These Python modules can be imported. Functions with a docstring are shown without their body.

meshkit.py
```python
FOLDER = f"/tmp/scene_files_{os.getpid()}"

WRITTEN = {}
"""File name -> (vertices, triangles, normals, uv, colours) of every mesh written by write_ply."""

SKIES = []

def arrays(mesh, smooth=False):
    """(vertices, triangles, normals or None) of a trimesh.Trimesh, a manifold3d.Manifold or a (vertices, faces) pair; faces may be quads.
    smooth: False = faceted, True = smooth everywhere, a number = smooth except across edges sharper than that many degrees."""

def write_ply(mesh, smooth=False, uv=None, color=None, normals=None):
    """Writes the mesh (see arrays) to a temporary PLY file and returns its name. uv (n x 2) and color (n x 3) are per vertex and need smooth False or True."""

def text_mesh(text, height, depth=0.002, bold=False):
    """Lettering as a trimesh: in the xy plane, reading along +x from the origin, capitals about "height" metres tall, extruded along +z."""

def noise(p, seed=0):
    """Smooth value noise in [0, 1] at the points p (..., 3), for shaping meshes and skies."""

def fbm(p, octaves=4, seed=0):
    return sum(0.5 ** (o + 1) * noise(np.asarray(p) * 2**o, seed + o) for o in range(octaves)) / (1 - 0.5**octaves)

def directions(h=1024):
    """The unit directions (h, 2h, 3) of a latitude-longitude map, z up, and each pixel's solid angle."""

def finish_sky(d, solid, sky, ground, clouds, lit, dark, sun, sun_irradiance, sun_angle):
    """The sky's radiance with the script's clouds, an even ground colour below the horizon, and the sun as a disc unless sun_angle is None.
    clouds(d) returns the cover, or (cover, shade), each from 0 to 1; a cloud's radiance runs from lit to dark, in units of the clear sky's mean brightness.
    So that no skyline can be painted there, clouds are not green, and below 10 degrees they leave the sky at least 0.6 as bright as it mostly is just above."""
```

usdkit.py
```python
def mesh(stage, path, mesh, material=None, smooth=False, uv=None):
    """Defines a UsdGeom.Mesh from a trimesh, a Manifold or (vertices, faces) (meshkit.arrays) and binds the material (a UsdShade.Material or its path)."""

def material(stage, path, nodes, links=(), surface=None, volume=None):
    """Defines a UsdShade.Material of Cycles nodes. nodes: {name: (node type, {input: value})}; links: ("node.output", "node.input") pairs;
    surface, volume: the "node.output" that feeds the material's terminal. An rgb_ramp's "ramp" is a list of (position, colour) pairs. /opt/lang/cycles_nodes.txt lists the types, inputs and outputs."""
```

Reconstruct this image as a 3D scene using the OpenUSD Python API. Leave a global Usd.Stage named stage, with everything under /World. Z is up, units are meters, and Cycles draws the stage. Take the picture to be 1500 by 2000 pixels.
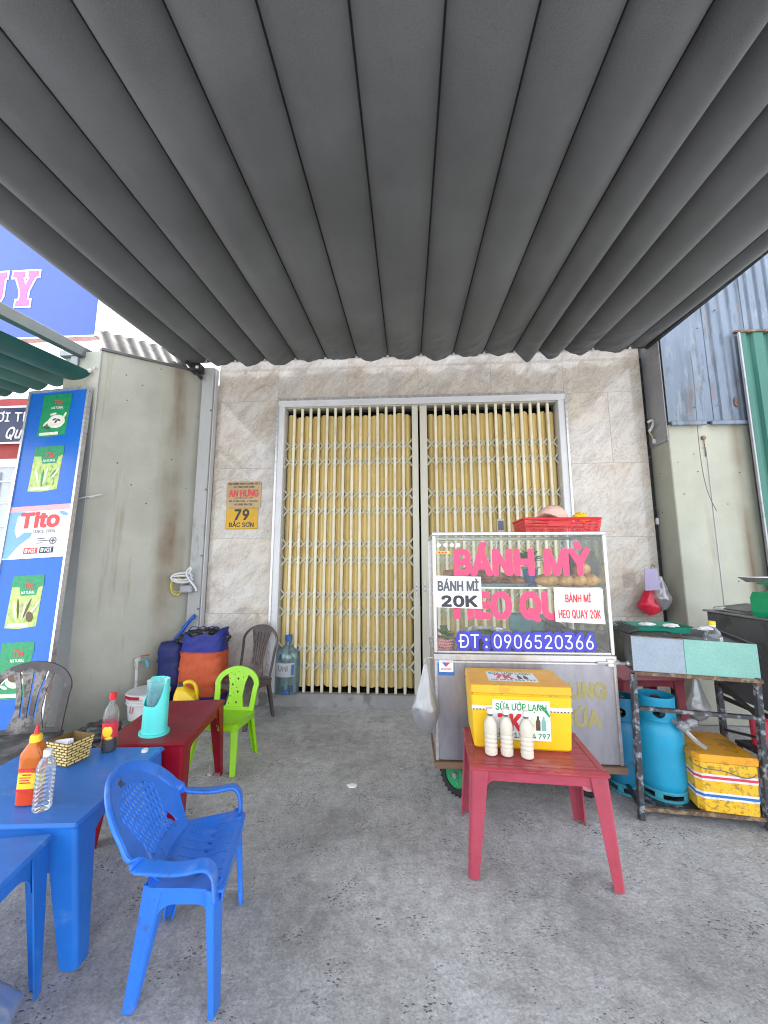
import math, random
import numpy as np, trimesh, usdkit, meshkit, mapbox_earcut
from shapely.geometry import Polygon, Point, LineString, box as sbox
from shapely.ops import unary_union
from shapely import affinity
from pxr import Usd, UsdGeom, UsdLux, UsdShade, Gf, Sdf

random.seed(7)
RNG = np.random.default_rng(7)
stage = Usd.Stage.CreateInMemory()
UsdGeom.SetStageUpAxis(stage, UsdGeom.Tokens.z)
UsdGeom.Xform.Define(stage, '/World')
UsdGeom.Scope.Define(stage, '/World/Looks')
PI = math.pi

# ------------------------------------------------------------------ camera, sky, sun, exposure
PITCH, YAW = math.radians(7.8), math.radians(3.55)
cam = UsdGeom.Camera.Define(stage, '/World/camera')
fw = np.array([-math.sin(YAW) * math.cos(PITCH), math.cos(YAW) * math.cos(PITCH), math.sin(PITCH)])
rt = np.array([math.cos(YAW), math.sin(YAW), 0.0])
upv = np.cross(rt, fw)
cm = np.eye(4); cm[0, :3], cm[1, :3], cm[2, :3], cm[3, :3] = rt, upv, -fw, (0, 0, 1.5)
cam.AddTransformOp().Set(Gf.Matrix4d(*cm.ravel().tolist()))
cam.CreateHorizontalApertureAttr(24.0)
cam.CreateVerticalApertureAttr(32.0)
cam.CreateFocalLengthAttr(24.0 * 751 / 1500)
cam.CreateClippingRangeAttr((0.05, 1000.0))
cam.CreateExposureAttr(1.58)

SUN = np.array([0.22, 1.0, 1.75]); SUN /= np.linalg.norm(SUN)
sun_el, sun_rot = math.asin(SUN[2]), math.atan2(SUN[0], SUN[1])
sky_mat = usdkit.material(stage, '/World/Looks/sky_look', {
    'sky': ('sky_texture', {'sky_type': 'single_scattering', 'sun_disc': False, 'sun_elevation': sun_el, 'sun_rotation': sun_rot, 'aerosol_density': 2.5, 'air_density': 1.0}),
    'tc': ('texture_coordinate', {}),
    'n': ('noise_texture', {'scale': 2.2, 'detail': 6.0, 'roughness': 0.6}),
    'r': ('map_range', {'from_min': 0.35, 'from_max': 0.65, 'to_min': 0.35, 'to_max': 0.9, 'clamp': True}),
    'm': ('mix', {'color2': (9.0, 9.2, 9.6)}),
    'bg': ('background_shader', {'strength': 0.12})},
    [('tc.generated', 'n.vector'), ('n.fac', 'r.value'), ('r.result', 'm.fac'), ('sky.color', 'm.color1'), ('m.color', 'bg.color')], surface='bg.background')
dome = UsdLux.DomeLight.Define(stage, '/World/sky')
UsdShade.MaterialBindingAPI.Apply(dome.GetPrim()).Bind(sky_mat)
dome.GetPrim().SetCustomDataByKey('kind', 'structure')
sun = UsdLux.DistantLight.Define(stage, '/World/sun')
sun.CreateIntensityAttr(0.9); sun.CreateAngleAttr(0.5); sun.CreateNormalizeAttr(True); sun.CreateColorAttr(Gf.Vec3f(1.0, 0.95, 0.86))
z_ = SUN; x_ = np.cross([0, 0, 1.0], z_); x_ /= np.linalg.norm(x_); y_ = np.cross(z_, x_)
sm = np.eye(4); sm[0, :3], sm[1, :3], sm[2, :3] = x_, y_, z_
sun.AddTransformOp().Set(Gf.Matrix4d(*sm.ravel().tolist()))

# ------------------------------------------------------------------ materials
MATS = {}
def mat(name, color, rough=0.5, metal=0.0, var=0.10, orand=0.0, *,  scale=5.0, bump=0.0, bscale=60.0, dirt=None, stretch=(1, 1, 1), rvar=0.08, **pr):
    """principled with a mottled tone; dirt = (colour, share 0..1, scale, strength)"""
    n = {'tc': ('texture_coordinate', {}), 'map': ('mapping', {'scale': stretch}),
         'n': ('noise_texture', {'scale': scale, 'detail': 6.0, 'roughness': 0.6}),
         'r': ('map_range', {'from_min': 0.3, 'from_max': 0.7, 'to_min': 1 - var, 'to_max': 1 + var}),
         'hsv': ('hsv', {'color': color}),
         'n2': ('noise_texture', {'scale': scale * 2.7, 'detail': 4.0}),
         'r2': ('map_range', {'from_min': 0.3, 'from_max': 0.7, 'to_min': max(0.02, rough - rvar), 'to_max': min(1, rough + rvar)}),
         'p': ('principled_bsdf', {'metallic': metal, **pr})}
    l = [('tc.object', 'map.vector'), ('map.vector', 'n.vector'), ('n.fac', 'r.value'), ('r.result', 'hsv.value'), ('map.vector', 'n2.vector'), ('n2.fac', 'r2.value'), ('r2.result', 'p.roughness')]
    last = 'hsv.color'
    if orand:
        n['oi'] = ('object_info', {}); n['orr'] = ('map_range', {'to_min': 1 - orand, 'to_max': 1 + orand}); n['oh'] = ('hsv', {})
        l += [('oi.random', 'orr.value'), ('orr.result', 'oh.value'), (last, 'oh.color')]; last = 'oh.color'
    if dirt:
        for k, (dc, share, ds, st) in enumerate(dirt if isinstance(dirt, list) else [dirt]):
            n[f'dn{k}'] = ('noise_texture', {'scale': ds, 'detail': 8.0, 'roughness': 0.68})
            n[f'dr{k}'] = ('map_range', {'from_min': 0.62 - share * 0.3, 'from_max': 0.70 - share * 0.3, 'to_min': 0.0, 'to_max': st, 'clamp': True})
            n[f'dm{k}'] = ('mix', {'color2': dc})
            l += [('map.vector', f'dn{k}.vector'), (f'dn{k}.fac', f'dr{k}.value'), (f'dr{k}.result', f'dm{k}.fac'), (last, f'dm{k}.color1')]
            last = f'dm{k}.color'
    l.append((last, 'p.base_color'))
    if bump:
        n['bn'] = ('noise_texture', {'scale': bscale, 'detail': 5.0, 'roughness': 0.6})
        n['b'] = ('bump', {'strength': min(1.0, bump), 'distance': 0.01})
        l += [('map.vector', 'bn.vector'), ('bn.fac', 'b.height'), ('b.normal', 'p.normal')]
    MATS[name] = usdkit.material(stage, f'/World/Looks/{name}', n, l, surface='p.BSDF')
    return MATS[name]

def clear(name, tint=(1, 1, 1), gloss=0.12, rough=0.05, haze=0.0, hazecol=(0.8, 0.8, 0.8)):
    n = {'t': ('transparent_bsdf', {'color': tint}), 'g': ('glossy_bsdf', {'color': (1, 1, 1), 'roughness': rough}),
         'f': ('fresnel', {'IOR': 1.45}), 'k': ('math', {'math_type': 'multiply_add', 'value2': 0.9, 'value3': gloss * 0.25}), 'm': ('mix_closure', {})}
    l = [('f.fac', 'k.value1'), ('k.value', 'm.fac'), ('t.BSDF', 'm.closure1'), ('g.BSDF', 'm.closure2')]
    out = 'm.closure'
    if haze:
        n['d'] = ('diffuse_bsdf', {'color': hazecol}); n['tl'] = ('translucent_bsdf', {'color': hazecol})
        n['dd'] = ('mix_closure', {'fac': 0.5}); n['h'] = ('mix_closure', {'fac': haze})
        l += [('d.BSDF', 'dd.closure1'), ('tl.BSDF', 'dd.closure2'), ('m.closure', 'h.closure1'), ('dd.closure', 'h.closure2')]
        out = 'h.closure'
    MATS[name] = usdkit.material(stage, f'/World/Looks/{name}', n, l, surface=out)
    return MATS[name]

DIRT = (0.05, 0.045, 0.04)
# pavement: worn poured concrete with pits, pale patches and hairline cracks
MATS['concrete_ground'] = usdkit.material(stage, '/World/Looks/concrete_ground', {
    'g': ('geometry', {}),
    'n1': ('noise_texture', {'scale': 0.9, 'detail': 7.0, 'roughness': 0.62}),
    'r1': ('rgb_ramp', {'ramp': [(0.25, (0.30, 0.295, 0.29)), (0.45, (0.41, 0.407, 0.405)), (0.6, (0.475, 0.474, 0.476)), (0.78, (0.55, 0.55, 0.553))]}),
    'n2': ('noise_texture', {'scale': 14.0, 'detail': 10.0, 'roughness': 0.8}),
    'r2': ('map_range', {'from_min': 0.3, 'from_max': 0.7, 'to_min': 0.68, 'to_max': 1.32}),
    'h': ('hsv', {}),
    'mp': ('mapping', {'scale': (1.0, 1.9, 1.0), 'rotation': (0, 0, 0.5)}), 'nq': ('noise_texture', {'scale': 30.0, 'detail': 3.0}), 'vq': ('vector_math', {'math_type': 'multiply_add', 'vector2': (0.05, 0.05, 0.0)}),
    'v': ('voronoi_texture', {'scale': 46.0, 'randomness': 1.0}),
    'nv': ('noise_texture', {'scale': 5.0, 'detail': 3.0}),
    'vr': ('map_range', {'from_min': 0.40, 'from_max': 0.66, 'to_min': 0.0, 'to_max': 0.30, 'clamp': True}),
    'pit': ('math', {'math_type': 'less_than'}),
    'mx': ('mix', {'color2': (0.14, 0.137, 0.135)}),
    'nw': ('noise_texture', {'scale': 3.0, 'detail': 4.0}),
    'wv': ('vector_math', {'math_type': 'multiply_add', 'vector2': (0.5, 0.5, 0.0)}),
    'c': ('voronoi_texture', {'feature': 'distance_to_edge', 'scale': 0.55}),
    'cr': ('map_range', {'from_min': 0.0, 'from_max': 0.006, 'to_min': 0.16, 'to_max': 0.0, 'clamp': True}),
    'mc': ('mix', {'color2': (0.09, 0.088, 0.085)}),
    'nst': ('noise_texture', {'scale': 1.7, 'detail': 6.0, 'roughness': 0.7, 'distortion': 0.6}),
    'rst': ('map_range', {'from_min': 0.52, 'from_max': 0.68, 'to_min': 0.0, 'to_max': 0.6, 'clamp': True}),
    'mst': ('mix', {'color2': (0.21, 0.206, 0.20)}),
    'n3': ('noise_texture', {'scale': 60.0, 'detail': 6.0, 'roughness': 0.7}), 'ng': ('noise_texture', {'scale': 85.0, 'detail': 4.0, 'roughness': 0.75}), 'rg': ('map_range', {'from_min': 0.3, 'from_max': 0.7, 'to_min': 0.74, 'to_max': 1.26}), 'hg': ('hsv', {}), 'nl': ('noise_texture', {'scale': 0.45, 'detail': 3.0, 'roughness': 0.5}), 'rl': ('map_range', {'from_min': 0.35, 'from_max': 0.65, 'to_min': 0.84, 'to_max': 1.30}), 'hl': ('hsv', {}),
    'ad': ('math', {'math_type': 'multiply_add', 'value2': -0.8}),
    'b': ('bump', {'strength': 0.8, 'distance': 0.012}),
    'p': ('principled_bsdf', {'roughness': 0.78, 'specular_ior_level': 0.35})},
    [('g.position', 'n1.vector'), ('n1.fac', 'r1.fac'), ('g.position', 'n2.vector'), ('n2.fac', 'r2.value'), ('r1.color', 'h.color'), ('r2.result', 'h.value'), ('g.position', 'ng.vector'), ('ng.fac', 'rg.value'), ('h.color', 'hg.color'), ('rg.result', 'hg.value'), ('g.position', 'nl.vector'), ('nl.fac', 'rl.value'), ('hg.color', 'hl.color'), ('rl.result', 'hl.value'),
     ('g.position', 'mp.vector'), ('g.position', 'nq.vector'), ('nq.color', 'vq.vector1'), ('mp.vector', 'vq.vector3'), ('vq.vector', 'v.vector'), ('g.position', 'nv.vector'), ('nv.fac', 'vr.value'), ('v.distance', 'pit.value1'), ('vr.result', 'pit.value2'),
     ('g.position', 'nst.vector'), ('nst.fac', 'rst.value'), ('rst.result', 'mst.fac'), ('hl.color', 'mst.color1'),
     ('mst.color', 'mx.color1'), ('pit.value', 'mx.fac'), ('g.position', 'nw.vector'), ('nw.color', 'wv.vector1'), ('g.position', 'wv.vector3'), ('wv.vector', 'c.vector'),
     ('c.distance', 'cr.value'), ('mx.color', 'mc.color1'), ('cr.result', 'mc.fac'), ('mc.color', 'p.base_color'),
     ('g.position', 'n3.vector'), ('pit.value', 'ad.value1'), ('n3.fac', 'ad.value3'), ('ad.value', 'b.height'), ('b.normal', 'p.normal')], surface='p.BSDF')

# polished tile with a printed stone pattern, each tile its own cut of it
MATS['marble'] = usdkit.material(stage, '/World/Looks/marble', {
    'tc': ('texture_coordinate', {}), 'oi': ('object_info', {}),
    'cx': ('combine_xyz', {}), 'k': ('math', {'math_type': 'multiply', 'value2': 37.0}),
    'va': ('vector_math', {'math_type': 'add'}),
    'mp': ('mapping', {'rotation': (0, 0.85, 0)}), 'mq': ('mapping', {'scale': (1.0, 1.0, 2.3)}),
    'n': ('noise_texture', {'scale': 2.3, 'detail': 10.0, 'roughness': 0.72, 'distortion': 0.5}),
    'r': ('rgb_ramp', {'ramp': [(0.28, (0.36, 0.31, 0.26)), (0.42, (0.48, 0.43, 0.375)), (0.52, (0.55, 0.51, 0.455)), (0.64, (0.60, 0.575, 0.525)), (0.78, (0.66, 0.64, 0.60))]}),
    'n2': ('noise_texture', {'scale': 3.6, 'detail': 8.0, 'roughness': 0.72, 'distortion': 1.6}),
    'a': ('math', {'math_type': 'subtract', 'value2': 0.5}), 'ab': ('math', {'math_type': 'absolute'}),
    'vr': ('map_range', {'from_min': 0.0, 'from_max': 0.016, 'to_min': 0.75, 'to_max': 0.0, 'clamp': True}),
    'm': ('mix', {'color2': (0.23, 0.185, 0.15)}),
    'n3': ('noise_texture', {'scale': 1.7, 'detail': 3.0}),
    'r3': ('rgb_ramp', {'ramp': [(0.35, (1.0, 0.955, 0.90)), (0.6, (0.96, 0.975, 1.0))]}),
    'm3': ('mix', {'mix_type': 'multiply', 'fac': 1.0}),
    'b': ('bump', {'strength': 0.025, 'distance': 0.01}),
    'p': ('principled_bsdf', {'roughness': 0.045, 'specular_ior_level': 0.6})},
    [('oi.random', 'k.value1'), ('k.value', 'cx.x'), ('k.value', 'cx.z'), ('tc.object', 'va.vector1'), ('cx.vector', 'va.vector2'), ('va.vector', 'mp.vector'),
     ('mp.vector', 'mq.vector'), ('mq.vector', 'n.vector'), ('n.fac', 'r.fac'), ('mq.vector', 'n2.vector'), ('n2.fac', 'a.value1'), ('a.value', 'ab.value1'), ('ab.value', 'vr.value'),
     ('r.color', 'm.color1'), ('vr.result', 'm.fac'), ('va.vector', 'n3.vector'), ('n3.fac', 'r3.fac'), ('m.color', 'm3.color1'), ('r3.color', 'm3.color2'), ('m3.color', 'p.base_color'),
     ('n.fac', 'b.height'), ('b.normal', 'p.normal')], surface='p.BSDF')

# plastered wall with rust and damp streaks running down
def wall_mat(name, base, streak, rust_share=0.3, STREAK_X=0.0):
    MATS[name] = usdkit.material(stage, f'/World/Looks/{name}', {
        'g': ('geometry', {}),
        'n': ('noise_texture', {'scale': 1.6, 'detail': 7.0, 'roughness': 0.6}),
        'r': ('map_range', {'from_min': 0.3, 'from_max': 0.7, 'to_min': 0.84, 'to_max': 1.12}), 'h': ('hsv', {'color': base}),
        'ms': ('mapping', {'scale': (3.0, 3.0, 0.28)}), 'nk': ('noise_texture', {'scale': 2.2, 'detail': 5.0}), 'kx': ('math', {'math_type': 'multiply_add', 'value2': 0.16}), 'ks': ('math', {'math_type': 'subtract', 'value2': STREAK_X + 0.08}), 'ka': ('math', {'math_type': 'absolute'}), 'kr': ('map_range', {'from_min': 0.0, 'from_max': 0.10, 'to_min': 0.85, 'to_max': 0.0, 'clamp': True}), 'kn': ('noise_texture', {'scale': 1.3, 'detail': 4.0}), 'kq': ('map_range', {'from_min': 0.35, 'from_max': 0.6, 'to_min': 0.25, 'to_max': 1.0, 'clamp': True}), 'km': ('math', {'math_type': 'multiply'}), 'm0': ('mix', {'color2': (0.17, 0.105, 0.05)}),
        'ns': ('noise_texture', {'scale': 1.5, 'detail': 6.0, 'roughness': 0.6}),
        'rs': ('map_range', {'from_min': 0.68 - rust_share * 0.3, 'from_max': 0.85 - rust_share * 0.3, 'to_min': 0.0, 'to_max': 0.75, 'clamp': True}), 'm1': ('mix', {'color2': streak}),
        'sx': ('separate_xyz', {}), 'rz': ('map_range', {'from_min': 0.0, 'from_max': 0.55, 'to_min': 0.55, 'to_max': 0.0, 'clamp': True}),
        'nz': ('noise_texture', {'scale': 7.0, 'detail': 6.0, 'roughness': 0.7}), 'mz': ('math', {'math_type': 'multiply'}), 'm2': ('mix', {'color2': (0.09, 0.085, 0.07)}),
        'v': ('voronoi_texture', {'scale': 7.0}), 'lt': ('math', {'math_type': 'less_than', 'value2': 0.055}), 'm3': ('mix', {'color2': (0.10, 0.09, 0.08)}),
        'nb': ('noise_texture', {'scale': 45.0, 'detail': 5.0}), 'b': ('bump', {'strength': 0.25, 'distance': 0.008}),
        'p': ('principled_bsdf', {'roughness': 0.75, 'specular_ior_level': 0.3})},
        [('g.position', 'n.vector'), ('n.fac', 'r.value'), ('r.result', 'h.value'), ('g.position', 'ms.vector'), ('ms.vector', 'ns.vector'), ('ns.fac', 'rs.value'), ('g.position', 'sx.vector'), ('ms.vector', 'nk.vector'), ('nk.fac', 'kx.value1'), ('sx.x', 'kx.value3'), ('kx.value', 'ks.value1'), ('ks.value', 'ka.value1'), ('ka.value', 'kr.value'), ('g.position', 'kn.vector'), ('kn.fac', 'kq.value'), ('kr.result', 'km.value1'), ('kq.result', 'km.value2'), ('h.color', 'm0.color1'), ('km.value', 'm0.fac'), ('m0.color', 'm1.color1'), ('rs.result', 'm1.fac'),
         ('sx.z', 'rz.value'), ('g.position', 'nz.vector'), ('nz.fac', 'mz.value1'), ('rz.result', 'mz.value2'), ('m1.color', 'm2.color1'), ('mz.value', 'm2.fac'),
         ('g.position', 'v.vector'), ('v.distance', 'lt.value1'), ('m2.color', 'm3.color1'), ('lt.value', 'm3.fac'), ('m3.color', 'p.base_color'),
         ('g.position', 'nb.vector'), ('nb.fac', 'b.height'), ('b.normal', 'p.normal')], surface='p.BSDF')
wall_mat('plaster', (0.44, 0.44, 0.375), (0.20, 0.14, 0.07), 0.34, -2.62)
wall_mat('column_paint', (0.39, 0.395, 0.325), (0.24, 0.20, 0.15), 0.18, 3.38)

# awning canvas: tight weave
MATS['canvas'] = usdkit.material(stage, '/World/Looks/canvas', {
    'g': ('geometry', {}), 'n': ('noise_texture', {'scale': 1.3, 'detail': 6.0, 'roughness': 0.6}),
    'r': ('rgb_ramp', {'ramp': [(0.3, (0.078, 0.081, 0.083)), (0.7, (0.120, 0.125, 0.130))]}),
    'nf': ('noise_texture', {'scale': 260.0, 'detail': 2.0}), 'rf': ('map_range', {'from_min': 0.3, 'from_max': 0.7, 'to_min': 0.82, 'to_max': 1.18}), 'h': ('hsv', {}),
    'v': ('voronoi_texture', {'scale': 9.0}), 'nv': ('noise_texture', {'scale': 1.1, 'detail': 2.0}), 'vr': ('map_range', {'from_min': 0.60, 'from_max': 0.75, 'to_min': 0.0, 'to_max': 0.055, 'clamp': True}),
    'lt': ('math', {'math_type': 'less_than'}), 'm': ('mix', {'color2': (0.45, 0.44, 0.42)}),
    'b': ('bump', {'strength': 0.25, 'distance': 0.002}),
    'p': ('principled_bsdf', {'roughness': 0.8, 'specular_ior_level': 0.25, 'sheen_weight': 0.15})},
    [('g.position', 'n.vector'), ('n.fac', 'r.fac'), ('g.position', 'nf.vector'), ('nf.fac', 'rf.value'), ('r.color', 'h.color'), ('rf.result', 'h.value'),
     ('g.position', 'v.vector'), ('g.position', 'nv.vector'), ('nv.fac', 'vr.value'), ('v.distance', 'lt.value1'), ('vr.result', 'lt.value2'), ('h.color', 'm.color1'), ('lt.value', 'm.fac'), ('m.color', 'p.base_color'),
     ('nf.fac', 'b.height'), ('b.normal', 'p.normal')], surface='p.BSDF')
mat('teal_canvas', (0.012, 0.10, 0.085), 0.7, var=0.2, scale=3)

RUST = (0.16, 0.07, 0.03)
mat('blue_plastic', (0.026, 0.165, 0.64), 0.36, var=0.10, scale=4, dirt=[(DIRT, 0.16, 11, 0.45), ((0.25, 0.38, 0.7), 0.2, 3, 0.3)], bump=0.04, bscale=120)
mat('blue_table_plastic', (0.018, 0.16, 0.55), 0.38, var=0.12, scale=3, dirt=[((0.2, 0.36, 0.66), 0.12, 4, 0.3)], stretch=(1, 3, 1), bump=0.04, bscale=120)
mat('dark_red_plastic', (0.21, 0.002, 0.012), 0.36, var=0.10, scale=3, dirt=((0.12, 0.004, 0.012), 0.12, 5, 0.4), bump=0.04, bscale=90, specular_ior_level=0.3)
mat('pink_red_plastic', (0.33, 0.048, 0.075), 0.36, var=0.10, scale=5, dirt=[((0.30, 0.03, 0.04), 0.2, 4, 0.4), (DIRT, 0.05, 15, 0.4)], bump=0.04, bscale=120)
mat('pink_top_plastic', (0.36, 0.05, 0.062), 0.30, var=0.14, scale=4, dirt=[((0.55, 0.22, 0.16), 0.22, 3.0, 0.5), ((0.16, 0.03, 0.03), 0.16, 9, 0.5)], stretch=(1, 3, 1), bump=0.1, bscale=50)
mat('green_plastic', (0.25, 0.55, 0.010), 0.34, var=0.07, scale=4)
mat('black_plastic', (0.055, 0.05, 0.052), 0.45, var=0.3, scale=8, dirt=[((0.36, 0.33, 0.31), 0.42, 7, 0.6), ((0.02, 0.02, 0.02), 0.3, 14, 0.6)], bump=0.1)
mat('brown_plastic', (0.075, 0.058, 0.055), 0.42, var=0.25, scale=8, dirt=((0.22, 0.18, 0.17), 0.2, 9, 0.6))
mat('turquoise_plastic', (0.11, 0.66, 0.61), 0.30, var=0.05)
mat('yellow_foam', (0.78, 0.47, 0.010), 0.42, var=0.06, scale=6, dirt=[((0.35, 0.2, 0.03), 0.08, 11, 0.5)], bump=0.06, bscale=140)
mat('yellow_lid', (0.78, 0.40, 0.015), 0.45, var=0.10, scale=5, dirt=[((0.36, 0.2, 0.03), 0.22, 6, 0.5)], bump=0.1, bscale=60)
mat('dirty_yellow_foam', (0.80, 0.46, 0.02), 0.5, var=0.10, scale=6, dirt=[((0.14, 0.11, 0.04), 0.36, 42, 0.7), ((0.5, 0.32, 0.04), 0.3, 6, 0.4)], bump=0.15, bscale=90)
mat('orange_lid', (0.72, 0.32, 0.012), 0.45, var=0.15, scale=6, dirt=[((0.30, 0.14, 0.02), 0.38, 8, 0.7)], bump=0.12, bscale=60)
mat('tape_white', (0.72, 0.70, 0.68), 0.4, dirt=((0.2, 0.18, 0.15), 0.25, 25, 0.6))
mat('tape_red', (0.62, 0.05, 0.09), 0.4, dirt=((0.3, 0.1, 0.1), 0.2, 25, 0.5))
mat('tape_blue', (0.03, 0.14, 0.42), 0.4)
mat('steel', (0.50, 0.49, 0.49), 0.28, metal=0.85, var=0.08, scale=4, rvar=0.08)
mat('steel_panel', (0.30, 0.295, 0.325), 0.36, metal=0.7, var=0.10, scale=2.2, stretch=(3, 3, 0.8), dirt=((0.20, 0.19, 0.21), 0.25, 3, 0.35), rvar=0.10)
mat('aluminium', (0.62, 0.62, 0.62), 0.33, metal=0.7, var=0.08, scale=9)
mat('frame_grey', (0.62, 0.62, 0.63), 0.42, var=0.05, scale=3, metal=0.1)
mat('gate_bar', (0.70, 0.65, 0.48), 0.40, var=0.10, scale=3, orand=0.05, dirt=((0.40, 0.34, 0.22), 0.18, 5, 0.4))
mat('gate_slat', (0.76, 0.58, 0.235), 0.45, var=0.12, scale=2.5, stretch=(1, 1, 0.25), orand=0.09, dirt=((0.40, 0.28, 0.09), 0.2, 4, 0.45))
mat('gate_lattice', (0.54, 0.53, 0.41), 0.42, var=0.10, scale=7)
mat('gate_post', (0.56, 0.535, 0.44), 0.42, var=0.05, scale=2)
mat('black_metal', (0.018, 0.018, 0.02), 0.5, var=0.2, dirt=((0.2, 0.2, 0.2), 0.08, 20, 0.7))
mat('peeling_black', (0.03, 0.032, 0.036), 0.5, var=0.2, scale=10, dirt=[((0.30, 0.33, 0.38), 0.34, 24, 0.75), (RUST, 0.2, 9, 0.7)], bump=0.2, bscale=50)
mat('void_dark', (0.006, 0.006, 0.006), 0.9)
mat('dark_tile', (0.045, 0.043, 0.032), 0.12, var=0.4, scale=4, dirt=((0.35, 0.33, 0.28), 0.10, 4, 0.7))
mat('cement', (0.29, 0.285, 0.275), 0.8, var=0.15, scale=5, dirt=((0.12, 0.11, 0.10), 0.25, 6, 0.6), bump=0.3)
mat('wall_grey', (0.40, 0.405, 0.40), 0.6, var=0.10, scale=2.5, dirt=[((0.18, 0.17, 0.16), 0.22, 5, 0.5)], stretch=(2, 2, 0.6), bump=0.1)
mat('zinc_blue', (0.145, 0.18, 0.23), 0.48, var=0.16, scale=2.2, metal=0.35, stretch=(2.2, 2.2, 0.5), dirt=[((0.08, 0.095, 0.115), 0.34, 4, 0.6), ((0.26, 0.29, 0.32), 0.25, 6, 0.5), (RUST, 0.10, 3, 0.6)])
mat('old_roof', (0.085, 0.085, 0.085), 0.75, var=0.2, scale=3, dirt=((0.05, 0.04, 0.035), 0.3, 4, 0.6))
mat('zinc_grey', (0.33, 0.34, 0.36), 0.45, var=0.16, scale=2.5, metal=0.3, dirt=((0.18, 0.15, 0.13), 0.25, 4, 0.6))
mat('green_sheet', (0.028, 0.125, 0.095), 0.4, var=0.15, scale=2.5, stretch=(2, 2, 0.4), metal=0.2, dirt=((0.02, 0.08, 0.065), 0.3, 3, 0.5))
mat('white_paint', (0.74, 0.74, 0.74), 0.5, var=0.05)
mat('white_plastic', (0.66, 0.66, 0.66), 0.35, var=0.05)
mat('paper', (0.80, 0.80, 0.82), 0.6, var=0.03)
mat('red_wall', (0.38, 0.060, 0.055), 0.8, var=0.12, scale=3, bump=0.2)
mat('navy', (0.012, 0.018, 0.07), 0.35)
mat('billboard_blue', (0.05, 0.10, 0.45), 0.28, var=0.10, scale=0.8)
mat('board_blue', (0.012, 0.125, 0.50), 0.25, var=0.12, scale=1.0)
mat('print_green', (0.012, 0.25, 0.10), 0.35, var=0.2, scale=30)
mat('print_lime', (0.42, 0.55, 0.16), 0.35, var=0.35, scale=25)
mat('print_cream', (0.70, 0.71, 0.55), 0.35, var=0.2, scale=30)
mat('print_brown', (0.10, 0.06, 0.03), 0.4, var=0.4, scale=40)
mat('print_red', (0.62, 0.045, 0.05), 0.4, var=0.04)
mat('print_pink', (0.55, 0.13, 0.33), 0.35, var=0.03)
mat('print_salmon', (0.78, 0.36, 0.38), 0.35, var=0.05)
mat('print_lightblue', (0.16, 0.36, 0.62), 0.35, var=0.15)
mat('vinyl_pink', (0.78, 0.06, 0.16), 0.35, var=0.04)
mat('vinyl_blue', (0.045, 0.045, 0.42), 0.35, var=0.05)
mat('vinyl_yellow', (0.34, 0.30, 0.11), 0.5, var=0.10, scale=20)
mat('ink_black', (0.03, 0.03, 0.035), 0.5)
mat('ink_grey', (0.10, 0.105, 0.12), 0.5)
mat('ink_green', (0.01, 0.25, 0.055), 0.45)
mat('brass', (0.34, 0.19, 0.03), 0.12, metal=1.0, var=0.08)
mat('bronze_plate', (0.36, 0.25, 0.13), 0.32, metal=0.35, var=0.06)
mat('orange_cloth', (0.50, 0.085, 0.025), 0.6, var=0.15, scale=12, bump=0.3, bscale=40)
mat('blue_cloth', (0.016, 0.026, 0.21), 0.6, var=0.2, scale=8, bump=0.3, bscale=40)
mat('navy_cloth', (0.012, 0.018, 0.11), 0.6, var=0.25, scale=8, bump=0.3)
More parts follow.
